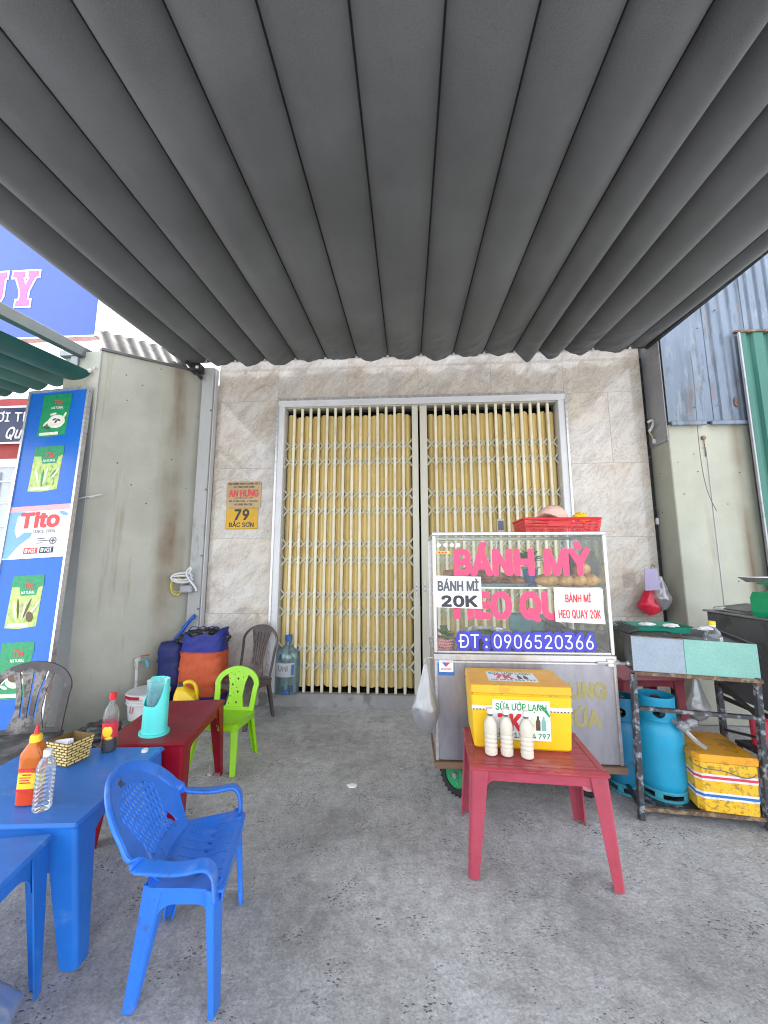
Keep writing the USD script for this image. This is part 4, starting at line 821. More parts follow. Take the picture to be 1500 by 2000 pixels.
# plastic chairs without arms
def side_chair(name, label, loc, rz, m, h=.36, w=.34, d=.34, top=.66, style='holes', lean=.20, fw=.045, splat=.13):
    c = thing(name, label, 'chair', loc, rz)
    def sf(v): x, y, z = v.T; return np.stack([x, y, h - .012 + z - .014 * np.exp(-((x / .12) ** 2 + (y / .12) ** 2)) ], 1)
    s_ = part(c, 'seat', bend(rpoly(-w / 2, w / 2, -d / 2, d / 2, .045), .012, sf, .05), m, 40)
    part(s_, 'seat_skirt', sweep([(x, y, h - .025) for x, y in rpoly(-w / 2 + .006, w / 2 - .006, -d / 2 + .006, d / 2 - .006, .04).exterior.coords[:-1]], rrect(.006, .045, .002), closed=True), m, 40)
    for sx in (-1, 1):
        for sy in (-1, 1):
            part(c, 'leg', u_leg((sx * (w / 2 - .03), sy * (d / 2 - .03), h - .005), (sx * (w / 2 + .0), sy * (d / 2 + .025), 0), .062, .042, .034, (sx * .5, sy), 0, 0), m, 25)
    yb = d / 2 - .02; fn = lambda v: np.stack([v[:, 0], yb + lean * v[:, 1] - v[:, 2] - .25 * v[:, 0] ** 2, h + v[:, 1]], 1)
    H = top - h; wo = w / 2 - .005
    arch_o = [(-wo + .012, -.02)] + [(-wo - .004, H * .5)] + [(wo * 1.06 * math.cos(a), H - wo * .75 + wo * .75 * math.sin(a)) for a in np.linspace(PI, 0, 17)] + [(wo + .004, H * .5), (wo - .012, -.02)]
    O = Polygon(arch_o); I = O.buffer(-fw, 6).intersection(sbox(-1, .015, 1, 9))
    sp = Polygon([(-splat * .55, -.02), (-splat * .36, H * .30), (-splat * .42, H * .6), (-splat * .7, H * .98), (splat * .7, H * .98), (splat * .42, H * .6), (splat * .36, H * .30), (splat * .55, -.02)]).buffer(.004).intersection(O)
    part(c, 'back_frame', bend(O.difference(I), .014, fn, .05), m, 40)
    if style == 'holes':
        rr = random.Random(4); hs = []
        for x, v_, r_ in ((0, .88, .009), (.33, .86, .006), (-.42, .84, .005), (-.2, .80, .005), (0.02, .70, .009), (.3, .74, .005), (-.42, .70, .004), (-.25, .56, .009), (.0, .50, .005), (-.3, .46, .004), (.08, .40, .009), (-.12, .37, .004), (-.3, .30, .006), (.3, .56, .003), (.07, .16, .009), (-.32, .13, .005), (-.1, .62, .004)):
            hs.append(Point(x * splat * 1.05, v_ * H).buffer(r_, 5))
        sp = sp.difference(unary_union(hs))
    else:
        sl = []
        for k in range(-1, 2) if style == 'slots3' else range(-2, 3):
            q_ = 1.0 if style == 'slots3' else .62
            sl.append(LineString([(k * splat * .20 * q_ * (1.0 + .0), H * .22), (k * splat * .24 * q_, H * .55), (k * splat * .40 * q_, H * .84)]).buffer(.007 if style == 'slots3' else .004, 3))
        sp = sp.difference(unary_union(sl))
    part(c, 'splat', bend(sp, .010, lambda v: fn(v + [0, 0, .002]), .05), m, 40)
    return c
side_chair('green_chair', 'lime green plastic chair with holes in its back beside the dark red table', (-1.435, 3.10, 0), math.radians(-4), 'green_plastic', .335, .37, .33, .655, 'holes', .22, .042, .15)
side_chair('black_chair', 'scuffed black plastic chair at the left edge behind the blue table', (-2.49, 2.38, 0), math.radians(14), 'black_plastic', .40, .47, .42, .845, 'slots3', .10, .045, .20)
side_chair('brown_chair', 'dark brown plastic chair with a hooped slatted back by the door frame', (-1.63, 3.90, 0), math.radians(-20), 'brown_plastic', .37, .44, .36, .87, 'slots5', .20, .022, .19)

# ------------------------------------------------------------------ things on the blue and red tables
TZ = .5105
so = thing('soy_bottle', 'soy sauce bottle with red cap and yellow red label on the blue table', 'bottle', (-1.62, 2.13, TZ), .3)
part(so, 'bottle_body', lathe([(0, .0), (.034, .0), (.037, .006), (.037, .06), (.034, .10), (.037, .15), (.036, .185), (.030, .212), (.017, .236), (.0135, .245), (.0135, .262)], 24), 'clear_plastic', 40)
part(so, 'sauce', lathe([(0, .003), (.0335, .003), (.0355, .008), (.0355, .066), (0, .066)], 24), 'soy', 40)
lb = part(so, 'label', lathe([(.0375, .070), (.0360, .10), (.0378, .148)], 24), 'label_red', 40)
part(lb, 'label_print', cat([move(trimesh.creation.icosphere(2, 1).apply_scale([.024, .006, .030]), .0, -.0335, .105), move(trimesh.creation.icosphere(1, 1).apply_scale([.02, .005, .010]), 0.008, -.034, .072)]), 'label_yellow', True)
part(so, 'cap', lathe([(0, .295), (.013, .295), (.0165, .290), (.0165, .262), (.0135, .258)], 20), 'red_plastic', 30)
ch = thing('chili_bottle', 'tall chili sauce bottle with yellow cap and red tip on the blue table', 'bottle', (-1.60, 1.672, TZ), .15)
S_ = []
for z, w, d_ in ((0, .036, .028), (.004, .043, .034), (.07, .044, .034), (.10, .044, .034), (.175, .046, .035), (.20, .044, .034), (.228, .026, .024), (.243, .017, .017)):
    S_.append([(w * (abs(math.cos(a)) ** .7) * np.sign(math.cos(a)), d_ * (abs(math.sin(a)) ** .7) * np.sign(math.sin(a)), z) for a in np.linspace(0, 2 * PI, 20, endpoint=False)])
part(ch, 'bottle_body', loft(S_[:3]), 'chili', 40)
part(ch, 'bottle_shoulder', loft(S_[2:]), 'chili_orange', 40)
L_ = [[(x * 1.012, y * 1.012, z) for x, y, z in [(q[0], q[1], zz) for q in S_[k]]] for k, zz in ((2, .062), (3, .10), (3, .150))]
lb = part(ch, 'label', loft(L_, True, False), 'label_yellow', 40)
part(lb, 'label_print', cat([bx(-.03, .03, -.0365, -.0352, .138, .146), bx(-.034, .034, -.0365, -.0352, .060, .068), bx(-.020, .02, -.0365, -.0352, .09, .094), bx(-.022, .015, -.0365, -.0352, .10, .103), bx(-.022, .02, -.0365, -.0352, .11, .113), bx(-.012, .02, -.0365, -.0352, .12, .125)]), 'label_red', False)
part(ch, 'cap', lathe([(.016, .238), (.0215, .240), (.0215, .262), (.018, .268), (.010, .270), (0, .270)], 20), 'yellow_plastic', 30)
part(ch, 'nozzle', lathe([(.010, .2702), (.008, .285), (.004, .305), (0, .308)], 14), 'red_plastic', 40)
pt = thing('water_bottle', 'empty clear ribbed water bottle with white cap at the blue table edge', 'bottle', (-1.503, 1.632, TZ), 0)
pr_ = [(0, .002), (.028, .0), (.033, .006)]
for k in range(9): pr_ += [(.033, .014 + .016 * k), (.0305, .020 + .016 * k), (.033, .026 + .016 * k)]
pr_ += [(.032, .165), (.026, .185), (.015, .20), (.0125, .206)]
part(pt, 'bottle_body', lathe(pr_, 24), 'clear_plastic', 40)
part(pt, 'cap', lathe([(.0125, .203), (.0155, .204), (.0155, .226), (.013, .229), (0, .229)], 20), 'white_plastic', 30)
single('bottle_cap', lathe([(0, .014), (.013, .014), (.0165, .010), (.0165, 0), (0, 0)], 18), 'white_plastic', 'loose white bottle cap at the far corner of the blue table', 'bottle cap', (-1.412, 2.125, TZ), smooth=30)

bk = thing('napkin_basket', 'woven bamboo basket holding white napkins on the blue table', 'basket', (-1.735, 2.01, TZ), math.radians(-12))
w0, d0, w1, d1, hb = .062, .055, .074, .068, .115
sticks, dark = [], []
for side in range(4):
    for r in range(8):
        z = .006 + r * (hb - .008) / 8; k = z / hb; wx, dy = w0 + (w1 - w0) * k, d0 + (d1 - d0) * k
        half = wx if side % 2 == 0 else dy; off = dy if side % 2 == 0 else wx
        n = 4 if side % 2 == 0 else 3; stp = 2 * half / n
        for i in range(-1, n):
            a0 = -half + stp * i + (stp / 2 if r % 2 else 0) + .003; a1 = min(a0 + stp - .006, half); a0 = max(a0, -half)
            if a1 - a0 < .006: continue
            b_ = bx(a0, a1, -off - .0035, -off + .002, z, z + .0088, .0025)
            sticks.append(move(b_, rz=side * PI / 2))
def ringwall(k0, k1): return loft([[(sx * (w0 + (w1 - w0) * k - .003), sy * (d0 + (d1 - d0) * k - .003), hb * k) for sx, sy in ((-1, -1), (1, -1), (1, 1), (-1, 1))] for k in (k0, k1)], True, False)
part(bk, 'basket_body', cat([ringwall(.02, .97), bx(-w0, w0, -d0, d0, .001, .005)]), 'bamboo_dark', False)
part(bk, 'bamboo_weave', cat(sticks), 'bamboo', 30, kind='stuff')
nk = thing('napkins', 'folded white paper napkins tucked in the bamboo basket', 'napkins', (-1.735, 2.01, TZ + .03), math.radians(-12))
for k in range(3): part(nk, 'napkin', loft([[(-.065, -.045 + .012 * k, .0), (.055, -.048 + .012 * k, .0), (.055, -.0475 + .012 * k + .004, .0), (-.065, -.0445 + .012 * k + .004, .0)], [(-.068, -.05 + .012 * k, .062 + .004 * k), (.02, -.03 + .012 * k, .082), (.02, -.026 + .012 * k, .082), (-.068, -.046 + .012 * k, .062 + .004 * k)]]), 'paper', False)

hd = thing('cup_holder', 'turquoise plastic cup holder with cut away front on the dark red table', 'cup holder', (-1.520, 2.36, .5085), math.radians(-25))
def holder_shell(r, t, h, low):
    n = 40; S = []
    ang = np.linspace(0, 2 * PI, n, endpoint=False)
    topz = [h if math.cos(a - PI / 2) > .05 else (low + (h - low) * np.clip((math.cos(a - PI / 2) + .75) / .8, 0, 1) ** 1.6) for a in ang]
    o0 = [(r * math.cos(a), r * .82 * math.sin(a), .012) for a in ang]; o1 = [(r * .98 * math.cos(a), r * .8 * math.sin(a), tz) for a, tz in zip(ang, topz)]
    i1 = [((r - t) * .98 * math.cos(a), (r - t) * .8 * math.sin(a), tz) for a, tz in zip(ang, topz)]; i0 = [((r - t) * math.cos(a), (r - t) * .82 * math.sin(a), .014) for a in ang]
    m = loft([o0, o1, i1, i0], True, False); m.fix_normals(); return m
part(hd, 'holder_body', holder_shell(.078, .004, .305, .165), 'turquoise_plastic', 40)
part(hd, 'base_flange', bend(Point(0, 0).buffer(.092, 12), .012, lambda v: np.stack([v[:, 0], v[:, 1] * .84, v[:, 2]], 1), .2), 'turquoise_plastic', 30)
part(hd, 'side_clip', bx(-.105, -.074, -.02, .0, .135, .185, .006), 'turquoise_plastic', 30)
for k, (x, y, z) in enumerate(((0, .0, .02), (.0, .002, .075))):
    cu = thing('plastic_cup', ('lower' if k == 0 else 'upper') + ' stacked clear plastic cup inside the turquoise holder', 'cup', (-1.520, 2.36, .5085 + z), 0)
    part(cu, 'cup_wall', lathe([(.040, .0), (.056, .222 - .0), (.059, .225)] , 24), 'clear_cups', 40)
    part(cu, 'cup_base', lathe([(0, .002), (.040, .002)], 24), 'clear_cups', 40)

# ------------------------------------------------------------------ corner by the left post
bu = thing('paint_bucket', 'white lidded plastic bucket with a red label by the plaster wall', 'bucket', (-2.44, 3.66, 0))
part(bu, 'bucket_body', lathe([(0, 0), (.135, 0), (.14, .004), (.168, .30)], 30), 'white_plastic', 40)
for z in (.245, .275): part(bu, 'bucket_rib', lathe([(.164, z), (.176, z + .002), (.176, z + .014), (.164, z + .016)], 30), 'white_plastic', 40)
part(bu, 'lid', lathe([(.172, .302), (.184, .304), (.186, .33), (.176, .338), (.165, .333), (0, .333)], 30), 'white_plastic', 30)
part(bu, 'red_label', move(bend(sbox(-.5, 0, .5, .035), .001, lambda v: np.stack([.188 * np.sin(v[:, 0]), -.188 * np.cos(v[:, 0]) - v[:, 2] * 0, .303 + v[:, 1] * .75], 1), .12), rz=-.3), 'label_red', 40)
part(bu, 'green_print', lathe([(.1465, .03), (.1535, .11)], 30), 'print_green', 40)
part(bu, 'print_mark', move(bend(unary_union([Polygon([(x, .18), (x + .05, .18), (x + .1, .235), (x + .05, .235)]) for x in (-.1, .08)]), .001, lambda v: np.stack([.1665 * np.sin(v[:, 0]), -.1665 * np.cos(v[:, 0]), v[:, 1]], 1), .12), rz=-.3), 'label_red', 40)
je = thing('jerrycan', 'small yellow plastic jerrycan with a loop handle before the orange sack', 'jerrycan', (-2.05, 3.62, 0), .15)
def sq_loft(levels, n=20, e=.55):
    return loft([[(w * np.sign(math.cos(a)) * abs(math.cos(a)) ** e + ox, d * np.sign(math.sin(a)) * abs(math.sin(a)) ** e, z) for a in np.linspace(0, 2 * PI, n, endpoint=False)] for z, w, d, ox in levels])
part(je, 'can_body', sq_loft([(0, .095, .065, 0), (.006, .105, .075, 0), (.26, .105, .075, 0), (.32, .095, .068, -.005), (.36, .055, .045, -.035), (.39, .03, .03, -.05)]), 'yellow_plastic', 40)
part(je, 'handle', tube([(-.045, 0, .385), (-.0, 0, .425), (.05, 0, .42), (.085, 0, .37), (.092, 0, .28)], .017, 8, 18), 'yellow_plastic', 40)
part(je, 'cap', move(lathe([(0, .03), (.025, .03), (.028, .0)], 14), -.05, 0, .39), 'ink_black', 30)
sa = thing('woven_sack', 'orange woven sack with blue bands stuffed full of dark bundles', 'sack', (-2.09, 3.98, 0))
def sack(levels, seed, n=36):
    S = []
    for z, w, d, ox in levels:
        a = np.linspace(0, 2 * PI, n, endpoint=False); c, s = np.cos(a), np.sin(a)
        p = np.stack([w * np.sign(c) * np.abs(c) ** .6 + ox, d * np.sign(s) * np.abs(s) ** .6, np.full(n, z)], 1)
        k = meshkit.fbm(p * [9, 9, 26] + seed, 3, seed) - .5
        p[:, :2] += np.stack([c, s], 1) * (k * .035)[:, None]; S.append(p)
    return S
lv = [(z, .215 + .015 * math.sin(z * 5) - (.0 if z < .5 else .0), .15, .012 * z) for z in np.linspace(0.0, .80, 30)]
SS = sack(lv, 2)
for p in SS[-6:]: p[:, 2] += .10 * np.clip((p[:, 0] - .05) / .2, 0, 1) ** 2 * (p[:, 2] / .8) + .02 * np.sin(p[:, 0] * 30)
SS = np.array(SS)
part(sa, 'sack_body', loft(SS[8:24], True, False), 'orange_cloth', 50)
part(sa, 'blue_band', loft(SS[:9] , True, True), 'blue_cloth', 50)
part(sa, 'blue_rim', loft(np.vstack([SS[23:], [SS[-1] * [.96, .94, 1] ], [SS[-1] * [.95, .93, 1] - [0, 0, .09]]]), True, True), 'blue_cloth', 50)
part(sa, 'gathered_string', tube(np.vstack([SS[23], SS[23][:1]]) * [1.012, 1.015, 1], .005, 5), 'orange_cloth', 40)
bn = thing('dark_bundle', 'tangled dark blue and black nets heaped in the top of the orange sack', 'bundle', (-2.09, 3.98, .74))
part(bn, 'net_heap', cat([move(blob(.11, k, .5, 4, 3, (1.1, .8, .55)), x, y, z) for k, (x, y, z) in enumerate(((-.10, 0, .03), (.05, .02, .05), (-.02, -.05, .04), (.12, .03, .01), (-.17, .0, .0)))]), 'black_bag', True)
part(bn, 'loop', cat([tube(coil((x, -.03, .07), .055, 1, .8, k + 9, (1, .4, 0)), .005, 5) for k, x in enumerate((-.12, -.03, .06, .10))]), 'navy_cloth', 40)
ns_ = thing('navy_sack', 'dark navy blue sack standing against the wall beside the orange sack', 'sack', (-2.45, 4.02, 0))
S2 = np.array(sack([(z, .125, .10, 0) for z in np.linspace(0, .66, 22)] + [(.70, .115, .07, 0), (.705, .08, .05, 0)], 5)); part(ns_, 'sack_body', loft(S2), 'navy_cloth', 50)
bc = thing('blue_tube_stand', 'folded blue tubular rails leaning behind the sacks against the post', 'folding stand', (-2.5, 4.13, 0))
part(bc, 'tube_rail', tube([(-2.78, 4.0, .10), (-2.60, 4.07, .55), (-2.42, 4.11, .80), (-2.33, 4.13, .93), (-2.30, 4.13, .96)], .019, 8, 20), 'blue_tube', 40, True)
part(bc, 'tube_rail', tube([(-2.46, 4.10, .50), (-2.45, 4.11, .74), (-2.39, 4.12, .86), (-2.30, 4.13, .94)], .016, 8, 16), 'blue_tube', 40, True)
wj = thing('water_jug', 'large translucent blue water cooler bottle with a white label on the threshold', 'water bottle', (-1.325, 4.33, .132), .1)
prj = [(0, .004), (.11, .0), (.128, .012), (.130, .09), (.122, .10), (.130, .11), (.131, .20), (.131, .33), (.122, .34), (.130, .352), (.126, .40), (.10, .445), (.055, .478), (.032, .495), (.030, .54)]
part(wj, 'jug_body', lathe(prj, 36), 'water_jug', 40)
jl = part(wj, 'label', move(bend(sbox(-.85, .185, .85, .325), .001, lambda v: np.stack([.1325 * np.sin(v[:, 0]), -.1325 * np.cos(v[:, 0]), v[:, 1]], 1), .15), rz=-.1), 'paper', 40)
jt = affinity.scale(glyphs('Uni', .055, False), 1 / .1335, 1, origin=(0, 0)); jt = affinity.translate(jt, -.12, .245)
part(jl, 'label_text', move(bend(jt, .0008, lambda v: np.stack([(.1345 + v[:, 2]) * np.sin(v[:, 0]), -(.1345 + v[:, 2]) * np.cos(v[:, 0]), v[:, 1]], 1), .1), rz=-.1), 'ink_grey', False)
part(jl, 'label_panel', move(bend(sbox(.55, .2, .80, .31), .0008, lambda v: np.stack([.1345 * np.sin(v[:, 0]), -.1345 * np.cos(v[:, 0]), v[:, 1]], 1), .1), rz=-.1), 'print_lightblue', False)
part(wj, 'cap', lathe([(.031, .535), (.036, .537), (.036, .59), (.03, .60), (0, .60)], 20), 'tape_blue', 30)
part(wj, 'bottom_tap', move(blob(.026, 2, .1), 0.02, -.125, .035), 'tape_blue', True)

# ------------------------------------------------------------------ small litter
sp1 = thing('plastic_spoon', 'white plastic spoon lying by the foot of the dark red table', 'spoon', (-1.44, 2.92, .006), math.radians(115))
part(sp1, 'spoon_bowl', trimesh.creation.icosphere(2, 1).apply_scale([.03, .018, .006]), 'white_plastic', True)
part(sp1, 'handle', bar((.028, 0, .002), (.105, .004, .012), .008, .003), 'white_plastic', 30)
single('paper_scrap', blob(.026, 8, .5, 3, 2, (1.3, .8, .35)), 'paper', 'crumpled white paper scrap on the concrete in front of the gate', 'litter', (-.395, 2.83, .008), smooth=False)
single('tissue_scrap', blob(.035, 12, .5, 3, 2, (.5, 1.5, .3)), 'paper', 'white crumpled tissue under the blue table', 'litter', (-1.62, 1.98, .01), smooth=False)
single('foam_plate', lathe([(0, .012), (.09, .012), (.13, .028), (.132, .026), (.09, .0), (0, 0)], 26), 'white_plastic', 'white foam plate on the ground between the wall and the dark red table', 'plate', (-2.36, 3.28, .006), smooth=40)
single('black_rubbish_bag', blob(.17, 21, .35, 3, 3, (1.1, .8, .55)), 'black_bag', 'dark rubbish bag slumped at the foot of the plaster wall', 'bag', (-2.62, 3.32, .08), smooth=True)
def bag_shell(h, w, d, seed, n=30, k=22, knot=.16, sag=.62):
    S = []
    for i in range(k):
        t = i / (k - 1); prof_ = (math.sin(PI * min(1, (t / sag) * .5)) ** .55 if t < sag else 1 - (1 - knot) * ((t - sag) / (1 - sag)) ** .9)
        a = np.linspace(0, 2 * PI, n, endpoint=False); c, s = np.cos(a), np.sin(a)
        fold = .10 * np.sin(a * 7 + seed) * t + .05 * np.sin(a * 12 + seed * 2) * t
        p = np.stack([w * prof_ * c * (1 + fold), d * prof_ * s * (1 + fold), np.full(n, h * t)], 1)
        kk = meshkit.fbm(p * 16 + seed * 3.7, 3, seed) - .5
        p[:, :2] += np.stack([c, s], 1) * (kk * w * .30 * min(1, prof_ + .2))[:, None]; S.append(p)
    return loft(S)
single('clear_bag', move(bag_shell(.20, .16, .13, 3), rx=-.25), 'bluish_bag', 'bluish clear plastic bag on the ground in the bottom left corner', 'bag', (-1.40, 1.285, 0.0), smooth=60)

# ------------------------------------------------------------------ the food cart
X0, X1, Y0, Y1 = .170, 1.345, 2.70, 3.26
ZB, ZG, ZT = .245, .885, 1.725
cart = thing('food_cart', 'stainless steel street food cart with glass case and pink lettering in front of the gate', 'food cart', ((X0 + X1) / 2, 2.98, 0))
cp = lambda nm, m, mt, sm=25, par=None, **k: part(par or cart, nm, m, mt, sm, True, **k)
cp('front_panel', bx(X0 + .02, X1 - .02, Y0 + .004, Y0 + .012, ZB + .004, ZG - .02), 'steel_panel', False)
for x in (X0, X1 - .02): cp('corner_trim', bx(x, x + .022, Y0 - .002, Y0 + .022, ZB, ZG, .003), 'steel')
cp('side_panel', bx(X0 + .002, X0 + .010, Y0 + .023, Y1, ZB, ZG), 'steel_panel', False)
cp('side_panel', bx(X1 - .010, X1 - .002, Y0 + .023, Y1, ZB, ZG), 'steel_panel', False)
cp('rear_panel', bx(X0 + .011, X1 - .011, Y1 - .01, Y1, ZB, ZG), 'steel_panel', False)
cp('panel_edge', bx(X0 + .022, X1 - .022, Y0 - .001, Y0 + .0035, ZG - .032, ZG - .022, .001), 'aluminium')
cp('counter', bx(X0 - .006, X1 + .006, Y0 - .006, Y1 + .004, ZG - .018, ZG + .028, .005), 'steel')
ld = cp('wooden_base', bx(X0 - .01, X1 + .015, Y0 - .02, Y1, ZB - .042, ZB - .001, .004), 'wood')
gs_ = .024
for x in (X0, X1 - gs_):
    for y in (Y0, Y1 - gs_): cp('case_post', bx(x, x + gs_, y, y + gs_, ZG + .0285, ZT - gs_ - .001, .003), 'steel')
for y in (Y0, Y1 - gs_):
    cp('case_rail', bx(X0, X1, y, y + gs_, ZT - gs_, ZT, .003), 'steel')
    cp('case_rail', bx(X0 + gs_, X1 - gs_, y + .001, y + gs_ - .001, ZG + .0285, ZG + .045, .003), 'steel')
for x in (X0, X1 - gs_):
    cp('case_rail', bx(x + .001, x + gs_ - .001, Y0 + gs_ + .001, Y1 - gs_ - .001, ZT - gs_, ZT - .001, .003), 'steel')
cp('roof_sheet', bx(X0 + gs_, X1 - gs_, Y0 + gs_, Y1 - gs_, ZT - .012, ZT - .008), 'glass', False)
GX0, GX1 = X0 + gs_ + .001, X1 - gs_ - .001
pane = cp('front_pane', bx(GX0, GX1, Y0 + .010, Y0 + .014, ZG + .046, ZT - gs_ - .001), 'glass', False)
for x in (X0 + .010, X1 - .014): cp('side_pane', bx(x, x + .004, Y0 + gs_ + .002, Y1 - gs_ - .002, ZG + .03, ZT - gs_ - .001), 'glass', False)
cp('pane_divider', cat([bx(X1 - .115, X1 - .105, Y1 - .05, Y1 - .035, ZG + .03, ZT - gs_), bx(.72, .728, Y1 - .05, Y1 - .04, ZG + .03, ZT - gs_)]), 'aluminium')
SHZ = 1.345
sh = cp('shelf', bx(GX0 + .004, GX1 - .004, 2.76, Y1 - .03, SHZ - .006, SHZ), 'glass', False)
cp('shelf_edge', bx(GX0 + .004, GX1 - .004, 2.752, 2.759, SHZ - .012, SHZ + .004, .002), 'aluminium')
lt = lambda nm, poly, y, x, z, mt, d=.0012, par=None: part(par or pane, nm, upright(extr(poly, d), x, y, z), mt, False, True)
PY = Y0 + .0095
lt('pink_lettering', fit('BÁNH MỲ', .905, .160, True, .008), PY, .775, 1.437, 'vinyl_pink')
lt('pink_lettering', fit('HEO QUAY', .965, .158, True, .009), PY, .800, 1.148, 'vinyl_pink')
num = glyphs('ĐT : 0906520366', .088, True); b_ = num.bounds; num = affinity.scale(num, .885 / (b_[2] - b_[0]), 1, origin=(0, 0))
lt('number_outline', num.buffer(.0185, quad_segs=2), PY, .775, .948, 'vinyl_blue')
lt('number_core', num.buffer(-.0022, quad_segs=2), PY - .0015, .775, .948, 'white_paint')
stk = lt('sticker', unary_union([sbox(-.006, 0, .09, .018)]), PY, GX0 + .004, 1.575, 'label_yellow')
lt('sticker_print', unary_union([Polygon([(.012 + .022 * k, .004), (.026 + .022 * k, .004), (.026 + .022 * k, .014), (.012 + .022 * k, .014)]) for k in range(3)]), PY - .0015, GX0 + .004, 1.575, 'label_red')
lt('sticker_print', unary_union([Point(.02 + .045 * k, .045).buffer(.014, 8) for k in range(4)]), PY, GX0, 1.59, 'white_paint')
# yellow lettering, badge and bolt on the body
fp = cart
lt('yellow_lettering', fit('TRUNG', .375, .092, True, .003), Y0 + .0035, 1.085, .645, 'vinyl_yellow', par=cart)
lt('yellow_lettering', fit('SỨA', .24, .090, True, .003), Y0 + .0035, 1.105, .475, 'vinyl_yellow', par=cart)
bd = lt('badge', rpoly(-.054, .054, 0, .112, .008), Y0 + .0035, X0 + .078, .770, 'tape_blue', par=cart)
lt('badge_face', rpoly(-.047, .047, .022, .106, .005), Y0 + .0020, X0 + .078, .770, 'white_paint', par=bd)
lt('badge_emblem', Polygon([(-.026, .082), (-.013, .094), (0, .082), (0, .056), (-.004, .056)]), Y0 + .0006, X0 + .078, .770, 'tape_blue', par=bd)
lt('badge_emblem', Polygon([(.001, .082), (.013, .094), (.026, .082), (.001, .056)]), Y0 + .0006, X0 + .078, .770, 'print_red', par=bd)
lt('badge_text', fit('SMARTNET', .07, .008, True), Y0 + .0006, X0 + .078, .808, 'print_red', par=bd)
bo = cp('door_bolt', tube([(1.22, Y0 - .012, .868), (1.405, Y0 - .012, .868)], .009, 8), 'aluminium', 40)
cp('bolt_knob', cat([move(blob(.017, 1, 0), 1.418, Y0 - .012, .868), bx(1.285, 1.325, Y0 - .020, Y0 - .0025, .845, .892, .003)]), 'aluminium', 40, par=bo)
def wheel(cx, cy, r, w, ang, rimmat, nm='wheel'):
    o = cp(nm, move(lathe([(r * .62, -w / 2), (r * .9, -w / 2), (r, -w * .25), (r, w * .25), (r * .9, w / 2), (r * .62, w / 2)], 30), cx, cy, r, rx=PI / 2, rz=ang), 'rubber', 40)
    cp('tread', cat([move(move(bx(-.005, .005, -w * .42, w * .42, r - .004, r + .004, .001), ry=2 * PI * k / 26), cx, cy, r, rz=ang) for k in range(26)]), 'rubber', 30, par=o)
    cp('rim', move(cat([lathe([(0, -w * .2), (r * .3, -w * .35), (r * .6, -w * .38), (r * .63, w * .38), (r * .6, w * .38), (r * .3, w * .3), (0, w * .2)], 26)]), cx, cy, r, rx=PI / 2, rz=ang), rimmat, 40, par=o)
    cp('hub', move(trimesh.creation.cylinder(r * .14, w * 1.1, sections=12), cx, cy, r, rx=PI / 2, rz=ang), 'zinc_grey', 30, par=o)
    for k in range(4): cp('rim_bolt', move(move(trimesh.creation.cylinder(r * .05, w * .86, sections=7), r * .38 * math.cos(k * PI / 2 + .4), r * .38 * math.sin(k * PI / 2 + .4), 0), cx, cy, r, rx=PI / 2, rz=ang), 'zinc_grey', 30, par=o)
wheel(.315, 2.79, .125, .065, -.75, 'rim_green')
wheel(1.165, 2.83, .085, .05, -.55, 'print_salmon')
for x, z in ((.40, .20), (1.22, .20)): cp('wheel_bracket', cat([bx(x - .05, x + .05, 2.78, 2.9, .19, .2025, .003), bar((x - .03, 2.84, .19), (x - .075, 2.80, .10), .02, .035)]), 'white_plastic' if x > 1 else 'zinc_grey')
for x in (.30, 1.2): wheel(x, 3.15, .10, .05, .1, 'rim_green')

# taped price signs
s1 = thing('price_sign', 'handwritten black BÁNH MÌ 20K price card taped to the glass', 'price sign', (.34, Y0 - .004, 1.21))
def card(x0, x1, z0, z1, curl, seed):
    def fn(v):
        k = (v[:, 0] - x0) / (x1 - x0); h = (v[:, 1] - z0) / (z1 - z0)
        return np.stack([v[:, 0], Y0 - .003 - v[:, 2] - curl * np.sin(PI * k) * (1 - h) ** 2 - .004 * np.sin(h * 7 + seed), v[:, 1]], 1)
    return fn
fn1 = card(.178, .495, 1.205, 1.425, .006, 1)
part(s1, 'card', bend(Polygon([(.176, 1.215), (.497, 1.205), (.495, 1.418), (.184, 1.426)]), .0012, fn1, .03), 'paper', False, True)
off = lambda g, x, z: affinity.translate(g, x, z)
part(s1, 'lettering', bend(off(fit('BÁNH MÌ', .272, .062, False, .003), .340, 1.325), .0012, lambda v: fn1(v + [0, 0, .0014]), .03), 'ink_grey', False, True)
part(s1, 'lettering', bend(off(fit('20K', .235, .066, True, .003), .345, 1.222), .0012, lambda v: fn1(v + [0, 0, .0014]), .03), 'ink_black', False, True)
s2 = thing('price_sign', 'white card with red lettering BÁNH MÌ HEO QUAY 20K taped to the glass', 'price sign', (1.135, Y0 - .004, 1.12))
fn2 = card(.975, 1.292, 1.115, 1.347, .0, 2)
part(s2, 'card', bend(Polygon([(.976, 1.125), (1.294, 1.112), (1.292, 1.340), (.974, 1.350)]), .0012, fn2, .03), 'paper', False, True)
part(s2, 'lettering', bend(off(fit('BÁNH MÌ', .165, .050, False, .0015), 1.130, 1.252), .0012, lambda v: fn2(v + [0, 0, .0014]), .03), 'print_red', False, True)
part(s2, 'lettering', bend(off(fit('HEO QUAY 20K', .270, .052, False, .0015), 1.135, 1.148), .0012, lambda v: fn2(v + [0, 0, .0014]), .03), 'print_red', False, True)

